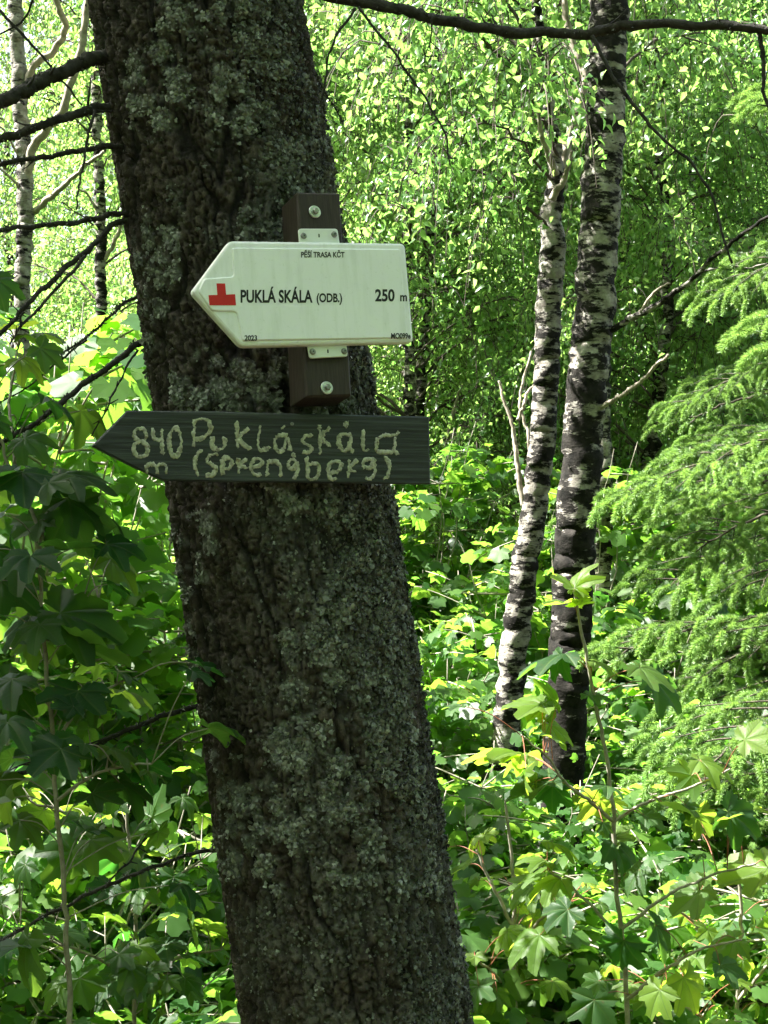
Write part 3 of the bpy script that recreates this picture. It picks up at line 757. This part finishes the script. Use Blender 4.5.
big_birch('white barked birch at the left edge with forked pale limbs', [(10, 700), (17, 520), (21, 400), (22, 300), (25, 230), (25, 170), (21, 115), (18, 50), (14, -40)], 7.0, 19, 14, M['birch_bark_white'], 8.5,
          [([(25, 190), (33, 150), (48, 128), (64, 105), (82, 40), (90, -20)], 7.0, 6.8, 10, 7), ([(34, 212), (48, 199), (62, 188), (84, 168), (104, 152)], 7.0, 6.7, 7, 3.5),
           ([(22, 100), (34, 66), (52, 52), (65, 30), (60, 10), (50, -15)], 7.0, 6.8, 8, 6), ([(24, 195), (12, 178), (0, 168)], 7, 6.9, 4, 2), ([(22, 165), (10, 140), (-5, 122)], 7, 6.9, 3, 2)],
          (4.2, 8.2, 18, 1.3, 10, 20, .05), 104)
big_birch('grey birch trunk seen between the dead branches at left', [(104, 620), (103, 480), (102, 370), (101, 280), (100, 200), (97, 100), (96, -20)], 8.5, 12, 10, M['birch_bark'], 9, [([(103, 262), (118, 235), (128, 205)], 8.5, 8.4, 5, 3), ([(100, 215), (88, 195), (80, 190)], 8.5, 8.4, 3, 2)], (2.6, 8.8, 34, .8, 16, 24, .045), 105)
big_birch('small dark birch just right of the end of the wooden arrow', [(411, 640), (413, 540), (416, 470), (420, 400), (424, 330), (430, 240), (434, 100)], 9.0, 13, 10, M['birch_bark'], 6.0,
          [([(414, 500), (424, 492), (460, 467), (492, 446)], 9.0, 8.6, 5, 3), ([(418, 425), (405, 408), (400, 398)], 9, 8.9, 3, 2), ([(448, 440), (455, 405), (462, 385)], 8.8, 8.8, 4, 2)], (2.0, 5.8, 26, 1.3, 14, 26, .042), 106)

# background birches: three built, the rest copied
protos = []
for k, (H, hb, R_, seed) in enumerate(((6.0, 0.8, 1.5, 201), (7.0, 1.2, 1.7, 202), (5.4, 0.6, 1.3, 203))):
    root = thing('birch_tree', 'leafy slender birch in the sunlit wood behind the signs', 'tree', (0, 0, 0), 0, 'birches in the wood behind')
    mt, mc = MB(), MB()
    p = rough_path(np.array([[0, 0, -.3], [.1, 0, H * .3], [-.05, .1, H * .6], [.1, 0, H]]), 80, .12)
    birch_parts(mt, mc, p, [.06, .045, .03, .01], 60, R_, hb, H * .97, 30, 42, seed, .038, 12)
    mt.build('trunk', [M['birch_bark'], M['pale_twig']], root); mc.build('crown', [M['birch_leaf'], M['twig']], root)
    protos.append(root)
spots = [(300, 9.5), (400, 8.8), (660, 8.6), (790, 9.2), (250, 12.5), (360, 12), (450, 12.8), (570, 12), (700, 12.6), (820, 13), (330, 16), (430, 17), (530, 16), (640, 17), (760, 17), (290, 21), (400, 22), (500, 21), (600, 22), (720, 22), (125, 13), (20, 20)]
for k, (px, Y) in enumerate(spots):
    x = (px - 384) / F * Y; z = float(ground_z(x, Y))
    pr = protos[k % 3]
    o = pr if k < 3 else dup(pr, (0, 0, 0))
    o.location = (x, Y, z); o.rotation_euler = (0, 0, rng.uniform(0, 6.28)); s = rng.uniform(.9, 1.1) * (1.0 if Y < 10 else 1.25 if Y < 16 else 1.7); o.scale = (s, s, s)

# far wood: one mass
mb = MB(); n = 110000
yy = rng.uniform(24, 46, n); xx = rng.uniform(-.36, .36, n) * yy
gap = (xx / yy * F + 384 < 60)
zz = ground_z(xx, yy) + rng.uniform(-.2, 1, n) ** 1 * np.where(gap, 2.5, 8 + 2.5 * np.sin(xx * .6 + yy))
leaf_batch(mb, (OV, OVF), np.stack([xx, yy, zz], 1), rng.normal(size=(n, 3)) + [0, 0, -.6], rng.normal(size=(n, 3)) * .6 + [0, 0, .7], rng.uniform(.13, .28, n), np.clip(rng.normal(.45, .2, n), 0, 1))
# the same wood, unseen behind and beside the viewer, added to dim sky light
def mass(n, lo, hi, size, ok):
    p = rng.uniform(lo, hi, (n * 3, 3)); p = p[ok(p)][:n]; n = len(p)
    leaf_batch(mb, (OV, OVF), p, rng.normal(size=(n, 3)) + [0, 0, -.6], rng.normal(size=(n, 3)) * .6 + [0, 0, .7], size * rng.uniform(.6, 1.3, n), np.clip(rng.normal(.45, .2, n), 0, 1))
mass(30000, (-16, -16, .2), (16, 3, 13), .42, lambda p: (np.hypot(p[:, 0], p[:, 1] - 1) > 5.5) & (np.hypot(p[:, 0], p[:, 1] - 1) < 16) & (np.abs(p[:, 0]) > .5 * p[:, 1] + 1) & ((p[:, 0] > 1) | (p[:, 1] < 2.0)))
mass(9000, (-9, 2, .0), (-3.2, 10, 3.8), .36, lambda p: (-p[:, 0] > .36 * p[:, 1] + 1.6))  # out of frame on the left, added to block low sky light
n = 9000
p = rng.uniform((-1.5, 1.40, .5), (.12, 2.30, 2.7), (n, 3)); p = p[(-SUN.y * p[:, 0] + SUN.x * p[:, 1]) / math.hypot(SUN.x, SUN.y) > -2.36]; n = len(p)
p = p + np.array(SUN)[None] * rng.uniform(3.4, 7.5, (n, 1))     # unseen leaves added along the sun rays to shade trunk and signs
leaf_batch(mb, (OV, OVF), p, rng.normal(size=(n, 3)) + [0, 0, -.6], rng.normal(size=(n, 3)) * .6 + [0, 0, .7], .13 * rng.uniform(.6, 1.3, n), np.clip(rng.normal(.45, .2, n), 0, 1))
def dapple(n, lo, hi, t0, t1, thr, size):
    global mb
    p = rng.uniform(lo, hi, (n, 3)) + np.array(SUN)[None] * rng.uniform(t0, t1, (n, 1)); p = p[fbm(p * 1.6, 2, 3) > thr]; k = len(p)
    leaf_batch(mb, (OV, OVF), p, rng.normal(size=(k, 3)) + [0, 0, -.6], rng.normal(size=(k, 3)) * .6 + [0, 0, .7], size * rng.uniform(.6, 1.3, k), np.clip(rng.normal(.45, .2, k), 0, 1))
dapple(3800, (-2.2, 2.3, -.2), (-.25, 5.2, 1.1), 4.6, 8.0, .51, .11)  # unseen leaf clumps added sunward to throw broken shade on the left bushes
tag(mb.build('forest', M['forest_leaf']), 'far green wood between the background birches, plus unseen leaves added for shade', 'forest', kind='stuff')

# ------------------------------------------------------------------ maple undergrowth
def shrub_mesh(H, R_, nst, nbr, nlf, leaf, seed, tmpls=MAP_LO):
    r = np.random.default_rng(seed); ms, mf = MB(), MB()
    pos, axs, nh, sc, tn = [], [], [], [], []
    for s in range(nst):
        az = r.uniform(0, 6.28); d = np.array([math.cos(az), math.sin(az), 0]); sp_ = R_ * r.uniform(.2, .9); h = H * r.uniform(.6, 1.05)
        p = smooth_path([d * .05 - UP * .1, d * sp_ * .4 + UP * h * .5, d * sp_ + UP * h], 16) + r.normal(size=(16, 3)) * .012
        tube(ms, p, [.008, .0015], 6)
        for b_ in range(nbr):
            u = r.uniform(.25, 1) if b_ > 2 else r.uniform(.85, 1.0); q0 = p[int(u * 15)]; a2 = r.uniform(0, 6.28); d2 = np.array([math.cos(a2), math.sin(a2), r.uniform(-.1, .5)])
            l = r.uniform(.15, .5) * (1.2 - .6 * u)
            q = smooth_path([q0, q0 + d2 * l * .6, q0 + d2 * l - UP * .05 * l], 6); tube(ms, q, [.004, .0015], 4, 0, .5, 0, False)
            n = nlf; t = r.uniform(.25, 1, n)
            base = np.stack([np.interp(t, np.linspace(0, 1, 6), q[:, c]) for c in range(3)], 1)
            out = nrm(r.normal(size=(n, 3)) * [1, 1, .35]); pet = base + out * r.uniform(.03, .09, n)[:, None]
            pos.append(pet); axs.append(out + [0, 0, -.45]); nh.append(r.normal(size=(n, 3)) * .38 + UP)
            sc.append(leaf * r.uniform(.55, 1.2, n)); tn.append(np.clip(r.normal(.48, .32, n), 0, 1))
    pos, axs, nh, sc, tn = map(np.concatenate, (pos, axs, nh, sc, tn))
    for k, T in enumerate(tmpls):
        s = np.arange(len(pos)) % len(tmpls) == k
        leaf_batch(mf, T, pos[s], axs[s], nh[s], sc[s], tn[s], 0, np.random.default_rng(1).uniform(.5, 2, s.sum()))
    return ms, mf
shrubs = []
for k, (H, R_, nst, nbr, nlf, leaf, seed) in enumerate(((1.5, .55, 9, 10, 8, .060, 301), (1.1, .6, 10, 10, 8, .052, 302), (2.1, .6, 9, 12, 8, .062, 303), (0.6, .5, 10, 8, 7, .048, 304))):
    root = thing('maple_bush', 'young green maple bush in the sunny thicket behind the trunks', 'bush', (0, 0, 0), 0, 'young maple bushes in the thicket')
    ms, mf = shrub_mesh(H, R_, nst, nbr, nlf, leaf, seed)
    ms.build('stem', M['green_stem'], root); mf.build('foliage', M['maple_leaf'], root)
    shrubs.append(root)
places = []
r2 = np.random.default_rng(55)
for Y in (2.95, 3.4, 3.9, 4.5, 5.6, 6.4, 7.3, 8.3):
    nn = int(4 + Y * 1.1)
    for k in range(nn):
        px = -60 + 900 * (k + r2.uniform(.1, .9)) / nn
        yj = Y + r2.uniform(-.25, .25)
        x = (px - 384) / F * yj
        if (x > .75 and 3.2 < yj < 5.2) or (465 < px < 620 and yj < 5.3) or (yj < 3.3 and px > 110): continue                  # the young spruce stands here
        places.append((x, yj, px))
used = [0] * 4
for k, (x, y, px) in enumerate(places):
    if px < 240: v = r2.choice([0, 2, 2, 1])
    elif y > 5.5: v = r2.choice([0, 1, 2])
    elif px > 440: v = r2.choice([1, 3, 3, 1])
    else: v = r2.choice([0, 1, 3])
    if (235 < px < 700 and y < 5.2) or (90 < px < 700 and y < 4.3): v = 3
    o = dup(shrubs[v], (0, 0, 0)) if used[v] else shrubs[v]; used[v] = 1
    o.location = (x, y, float(ground_z(x, y))); o.rotation_euler = (0, 0, r2.uniform(0, 6.28)); s = r2.uniform(.85, 1.2); o.scale = (s, s, s)

for px, y, v, sc_ in ((440, 4.35, 1, .95), (500, 4.15, 1, .85), (575, 4.2, 1, .75), (690, 3.6, 3, 1.2), (640, 3.5, 3, 1.1), (470, 3.75, 3, 1.2)):
    x = (px - 384) / F * y
    o = dup(shrubs[v], (x, y, float(ground_z(x, y))), float(r2.uniform(0, 6.28)), sc_)
# low ground cover
mb = MB(); n = 14000
yy = 2.6 + 13 * rng.random(n) ** 1.3; xx = rng.uniform(-.38, .38, n) * yy
pos = np.stack([xx, yy, ground_z(xx, yy) + .02 + .28 * rng.random(n) ** 2], 1)
leaf_batch(mb, MAP_LO[0], pos, rng.normal(size=(n, 3)) * [1, 1, .2] + [0, 0, -.2], rng.normal(size=(n, 3)) * .35 + UP, rng.uniform(.025, .06, n), rng.random(n))
tag(mb.build('undergrowth', M['maple_leaf']), 'low leafy ground cover between the trunks', 'undergrowth', kind='stuff')

# ------------------------------------------------------------------ foreground maple saplings
CAMP = np.array([0, 0, CAMZ])
def sapling(label, stems, leaves, Yj, fill, seed, foot, stem_w, tone_fill, petmat='red_petiole'):
    """stems: traced polylines with depth; leaves: (bx, by, tx, ty, depth, tone, facing)"""
    r = np.random.default_rng(seed)
    root = thing('maple_sapling', label, 'sapling', foot)
    ms, mf = MB(), MB(); sp_all = []
    for pl, (Ya, Yb), (w0, w1) in stems:
        q = np.array([P(x, y, Y) for (x, y), Y in zip(pl, np.linspace(Ya, Yb, len(pl)))])
        p = rough_path(q, 60, .012); sp_all.append(p)
        tube(ms, p, np.linspace(w0, w1, 60) / 2 / F * Ya, 8, 0, .5, .06)
    sp_all = np.concatenate(sp_all)
    L = []
    for (bx, by, tx, ty, Y, tone, fac) in leaves:
        b0 = P(bx, by, Y); t0 = P(tx, ty, Y + r.uniform(-.04, .02)); a = t0 - b0
        toc = nrm(CAMP - b0)
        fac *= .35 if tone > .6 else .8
        L.append((b0, a, fac * toc + (1 - fac) * UP + r.normal(size=3) * .18, np.linalg.norm(a) * r.uniform(.62, .88), tone))
    for _ in range(fill[0]):
        q = sp_all[r.integers(0, len(sp_all))]
        if not (fill[1] < q[2] < fill[2]): continue
        d = nrm(r.normal(size=3) * [1, 1, .4]); b0 = q + d * r.uniform(.05, .17) + UP * .02
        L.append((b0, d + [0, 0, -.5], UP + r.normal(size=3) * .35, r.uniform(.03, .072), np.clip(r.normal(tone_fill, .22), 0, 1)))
    for b0, a, nh, s, tone in L:
        k = r.integers(0, len(MAP_HI))
        leaf_batch(mf, MAP_HI[k], [b0], [a], [nh], [s], [tone], 0, np.array([r.uniform(.6, 1.6)]))
        dd = np.linalg.norm(sp_all - b0 + [0, 0, .04], axis=1); e = sp_all[np.argmin(dd)]
        if np.linalg.norm(e - b0) > .22: e = b0 + nrm(e - b0) * .22
        tube(ms, smooth_path([b0, (b0 + e) / 2 + UP * .012, e], 8), [.0008, .0011], 5, 1)
    st = ms.build('stem', [M['green_stem'], M[petmat]], None, foot); under(st, root)
    under(mf.build('foliage', M['maple_leaf_near'], None, foot), root)
    return root
YR = 2.9
RL = [(564, 655, 504, 664, YR, .1, .2), (562, 657, 540, 690, YR, .1, .6), (542, 704, 472, 708, YR, .95, .25), (545, 704, 520, 728, YR, .95, .3), (521, 757, 446, 732, YR, .95, .3), (515, 757, 470, 762, YR, .95, .1),  # high tones paint sunlit leaves yellow-green, low tones paint shaded ones dark
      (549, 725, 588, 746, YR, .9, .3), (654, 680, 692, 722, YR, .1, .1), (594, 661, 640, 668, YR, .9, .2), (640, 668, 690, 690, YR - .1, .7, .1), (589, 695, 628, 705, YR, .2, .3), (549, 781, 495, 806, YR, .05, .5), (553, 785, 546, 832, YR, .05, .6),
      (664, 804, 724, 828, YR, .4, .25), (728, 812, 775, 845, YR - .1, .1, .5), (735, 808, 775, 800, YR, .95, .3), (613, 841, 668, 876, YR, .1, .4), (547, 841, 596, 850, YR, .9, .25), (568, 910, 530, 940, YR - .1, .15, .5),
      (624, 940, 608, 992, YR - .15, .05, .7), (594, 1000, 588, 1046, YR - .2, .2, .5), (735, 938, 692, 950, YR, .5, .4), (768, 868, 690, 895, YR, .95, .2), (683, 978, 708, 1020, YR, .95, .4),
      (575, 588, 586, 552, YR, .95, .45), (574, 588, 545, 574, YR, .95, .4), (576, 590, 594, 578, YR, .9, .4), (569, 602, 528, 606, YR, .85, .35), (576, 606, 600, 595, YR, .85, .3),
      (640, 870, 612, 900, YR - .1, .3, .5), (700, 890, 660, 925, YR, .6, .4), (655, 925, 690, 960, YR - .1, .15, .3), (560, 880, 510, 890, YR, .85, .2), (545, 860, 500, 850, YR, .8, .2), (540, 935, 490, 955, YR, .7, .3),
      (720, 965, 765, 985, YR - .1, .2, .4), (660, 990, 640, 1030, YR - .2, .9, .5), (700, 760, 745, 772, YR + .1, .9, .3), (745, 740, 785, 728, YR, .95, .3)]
RSt = [([(574, 588), (583, 640), (592, 685), (602, 735), (610, 790), (613, 821), (617, 900), (624, 960), (628, 1040), (634, 1380)], (YR, YR), (3, 5.5)),
       ([(613, 821), (590, 803), (565, 781), (545, 755), (520, 735)], (YR, YR - .1), (4, 2)), ([(613, 822), (650, 800), (690, 788), (730, 770)], (YR, YR + .1), (4, 2)),
       ([(624, 945), (600, 915), (575, 890), (548, 870)], (YR, YR), (4, 2)), ([(620, 930), (660, 900), (700, 880), (755, 862)], (YR, YR), (4, 2)), ([(626, 1000), (680, 960), (740, 940)], (YR, YR - .1), (4, 2))]
sapling('tall maple sapling with yellow-lit lobed leaves before the two birches', RSt, RL, .1, (42, .8, 1.2), 401, (0.52, YR, 0.0), 6, .6)
# a second sapling low at the bottom right
sapling('low maple sapling crowding the bottom right corner', [([(735, 850), (742, 920), (738, 1000), (730, 1380)], (3.2, 3.2), (3, 5)), ([(739, 980), (700, 930), (670, 905)], (3.2, 3.1), (4, 2)), ([(738, 1000), (780, 950), (800, 930)], (3.2, 3.1), (4, 2)), ([(736, 1040), (690, 1010), (650, 990)], (3.2, 3.0), (4, 2))],
        [], .1, (42, .5, 1.0), 402, (0.79, 3.2, 0.0), 6, .75)
sapling('low maple sapling at the foot of the crooked birch', [([(505, 800), (512, 860), (515, 960), (520, 1300)], (3.3, 3.3), (2.5, 5)), ([(515, 930), (490, 880), (478, 850)], (3.3, 3.3), (4, 2)), ([(516, 960), (540, 920), (570, 900)], (3.3, 3.2), (4, 2)), ([(516, 1000), (490, 970), (475, 960)], (3.3, 3.2), (4, 2))],
        [], .1, (36, .4, .9), 403, (0.32, 3.3, 0.0), 6, .7)
YL = 1.95
LL = [(63, 473, 140, 484, YL, .15, .35), (67, 498, 134, 528, YL, .15, .5), (70, 507, 98, 582, YL, .12, .7), (-8, 548, 32, 575, YL, .05, .5), (0, 580, 62, 628, YL, .05, .6), (60, 613, 141, 640, YL, .15, .4), (-8, 418, 27, 452, YL, .05, .6),  # shade is put into the leaf colour by low tones, sunlight by high ones
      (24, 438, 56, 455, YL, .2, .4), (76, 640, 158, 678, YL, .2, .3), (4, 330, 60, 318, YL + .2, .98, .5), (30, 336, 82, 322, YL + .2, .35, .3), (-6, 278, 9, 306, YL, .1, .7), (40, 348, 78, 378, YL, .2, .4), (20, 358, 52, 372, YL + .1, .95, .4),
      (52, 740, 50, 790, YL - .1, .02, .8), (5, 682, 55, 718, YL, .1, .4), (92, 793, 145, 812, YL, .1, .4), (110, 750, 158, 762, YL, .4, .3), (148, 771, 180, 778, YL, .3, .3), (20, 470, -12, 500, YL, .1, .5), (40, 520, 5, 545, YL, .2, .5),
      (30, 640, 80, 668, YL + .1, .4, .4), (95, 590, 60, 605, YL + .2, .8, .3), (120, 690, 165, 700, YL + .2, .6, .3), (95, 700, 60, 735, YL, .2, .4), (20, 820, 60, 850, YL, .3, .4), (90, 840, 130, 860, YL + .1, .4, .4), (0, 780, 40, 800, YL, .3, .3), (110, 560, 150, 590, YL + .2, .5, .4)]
LSt = [([(60, 470), (45, 520), (40, 580), (50, 700), (60, 850), (70, 1000), (75, 1400)], (YL, YL), (3, 6)), ([(45, 540), (20, 490), (0, 440), (-10, 400)], (YL, YL), (4, 3)), ([(48, 640), (75, 615), (100, 600)], (YL, YL + .1), (4, 2)),
       ([(55, 740), (90, 700), (130, 680)], (YL, YL + .1), (4, 2)), ([(58, 800), (100, 770), (150, 765)], (YL, YL), (4, 2)), ([(15, 480), (10, 400), (20, 340)], (YL, YL + .2), (4, 2))]
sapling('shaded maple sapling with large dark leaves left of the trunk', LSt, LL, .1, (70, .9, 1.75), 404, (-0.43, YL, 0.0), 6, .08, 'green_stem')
sapling('maple sapling with smaller mid-green leaves low at the left edge', [([(120, 760), (130, 850), (135, 950), (140, 1300)], (2.5, 2.5), (2.5, 5)), ([(130, 860), (80, 820), (30, 800)], (2.5, 2.4), (4, 2)), ([(134, 920), (170, 880), (200, 860)], (2.5, 2.5), (4, 2)), ([(136, 980), (80, 950), (20, 930)], (2.5, 2.4), (4, 2)), ([(136, 990), (180, 960), (220, 950)], (2.5, 2.5), (4, 2))],
        [], .1, (90, .5, 1.3), 405, (-0.45, 2.5, 0.0), 6, .25, 'green_stem')

# ------------------------------------------------------------------ spruce boughs
NT = np.array([[0, 0, 0], [-.5, .45, 0], [0, 1, 0], [.5, .45, 0]])
def needles(mb, r, pts, dens, ln, ang, tone, up=.25, width=.10):
    seg = np.linalg.norm(np.diff(pts, axis=0), axis=1); a = np.concatenate([[0], np.cumsum(seg)]); n = max(4, int(a[-1] * dens))
    s = r.uniform(0, a[-1], n); p = np.stack([np.interp(s, a, pts[:, c]) for c in range(3)], 1)
    tan = nrm(np.gradient(pts, axis=0)); t = nrm(np.stack([np.interp(s, a, tan[:, c]) for c in range(3)], 1))
    rd = r.normal(size=(n, 3)) + UP * up; rd -= (rd * t).sum(1, keepdims=True) * t; rd = nrm(rd)
    ax_ = t * math.cos(ang) + rd * math.sin(ang) + r.normal(size=(n, 3)) * .12
    T = NT * [width, 1, 1]
    leaf_batch(mb, (T, [np.array([[0, 1, 2, 3]])]), p, ax_, r.normal(size=(n, 3)), ln * r.uniform(.7, 1.15, n), np.clip(tone + r.normal(size=n) * .07, 0, 1), 0)
def bough(seed, L, fresh=True):
    r = np.random.default_rng(seed); mb = MB()
    main = smooth_path([[0, 0, 0], [L * .4, 0, L * .06], [L * .75, 0, L * .02], [L, 0, -L * .06]], 30) + r.normal(size=(30, 3)) * .004
    tube(mb, main, [.009, .003], 6, 1)
    needles(mb, r, main[10:], 500, .016, .9, .25)
    nb = int(L / .07)
    for k in range(nb):
        u = .12 + .88 * (k + r.random()) / nb; sgn = 1 if k % 2 else -1
        q0 = np.array([np.interp(u, np.linspace(0, 1, 30), main[:, c]) for c in range(3)])
        l = L * .46 * (1.12 - u) * r.uniform(.7, 1.15) + .07
        d = nrm(np.array([.75, sgn * .75, r.uniform(-.1, .15)]))
        q = smooth_path([q0, q0 + d * l * .5, q0 + d * l - UP * l * r.uniform(.02, .22)], 10)
        tube(mb, q, [.0035, .0015], 4, 1, .5, 0, False)
        needles(mb, r, q, 750, .015, .85, .18)
        ns = max(2, int(l / .062))
        for j in range(ns + 1):
            w = .2 + .8 * (j + r.random() * .6) / ns if j < ns else 1.0
            p0 = np.array([np.interp(min(w, 1), np.linspace(0, 1, 10), q[:, c]) for c in range(3)])
            s2 = 1 if j % 2 else -1
            dd = nrm(d * .8 + s2 * .7 * np.array([-d[1], d[0], 0]) + UP * r.uniform(-.3, .1)) if j < ns else nrm(d - UP * .25)
            l2 = r.uniform(.02, .045)
            old = smooth_path([p0, p0 + dd * l2 * .5, p0 + dd * l2 - UP * l2 * .1], 4)
            needles(mb, r, old, 1100, .016, .8, .28)
            e = old[-1]; l3 = r.uniform(.055, .105)               # this year's soft shoot, hanging like a finger
            new = smooth_path([e, e + dd * l3 * .5 + UP * l3 * .03, e + dd * l3 * .85 - UP * l3 * .15, e + dd * l3 * 1.05 - UP * l3 * .42], 7)
            needles(mb, r, new, 4600, .0205, .92, r.uniform(.76, 1.0), 0, .12)
    return mb
def bough_obj(src, root, loc, az, pitch, sc, roll=0.0):
    o = bpy.data.objects.new('branch', src); COL.objects.link(o); o.parent = root
    o.location = loc; o.rotation_euler = (roll, pitch, az); o.scale = (sc, sc, sc); return o
bm = []
for s, L in ((501, 1.0), (502, .9), (503, 1.05), (504, .8)):
    t = bough(s, L).build('branch', [M['needle'], M['twig']]); bm.append(t.data); bpy.data.objects.remove(t)
r5 = np.random.default_rng(77)
def young_spruce(label, x, y, H, r0, hmin, hmax, nb, azs, seed):
    r = np.random.default_rng(seed); z0 = float(ground_z(x, y))
    root = thing('young_spruce', label, 'tree', (x, y, z0))
    mb = MB(); tube(mb, rough_path(np.array([[0, 0, -.1], [.02, 0, H * .5], [0, 0, H]]), 60, .03), [.055, .03, .006], 12, 0, .5, .04)
    mb.build('trunk', M['twig'], root)
    for k in range(nb):
        h = hmin + (hmax - hmin) * (k + r.random()) / nb
        az = r.choice(azs) + r.normal() * .35
        L = r0 * (1 - .55 * h / H) * r.uniform(.82, 1.15)
        bough_obj(bm[k % 4], root, (0, 0, h), az, r.uniform(.05, .42) - .15 * h / H, L, r.normal() * .15)
    return root
young_spruce('young spruce at the right edge with drooping bright green new shoots', 1.58, 4.1, 6.0, 1.0, .25, 2.85, 38, [math.pi, math.pi * .85, math.pi * 1.15, math.pi * 1.35, math.pi * 1.5, math.pi * .65, 0, .9], 601)
young_spruce('darker young spruce standing deeper behind the bright one', 2.05, 6.4, 5.0, 1.35, .2, 2.6, 30, [math.pi, math.pi * .8, math.pi * 1.2, math.pi * 1.45, math.pi * .5, 0], 602)

# living crown of the sign tree, high above the frame
r6 = np.random.default_rng(88)
for k in range(56):
    z = 4.7 + 3.4 * (k + r6.random()) / 56
    a = axis_at(np.array([z]))[0]
    o = bough_obj(bm[k % 4], sign_tree, tuple(a - np.array(SL)), r6.uniform(0, 6.28), r6.uniform(.0, .25), 1.35 * (1 - .5 * (z - 3.4) / 5) * r6.uniform(.8, 1.1))
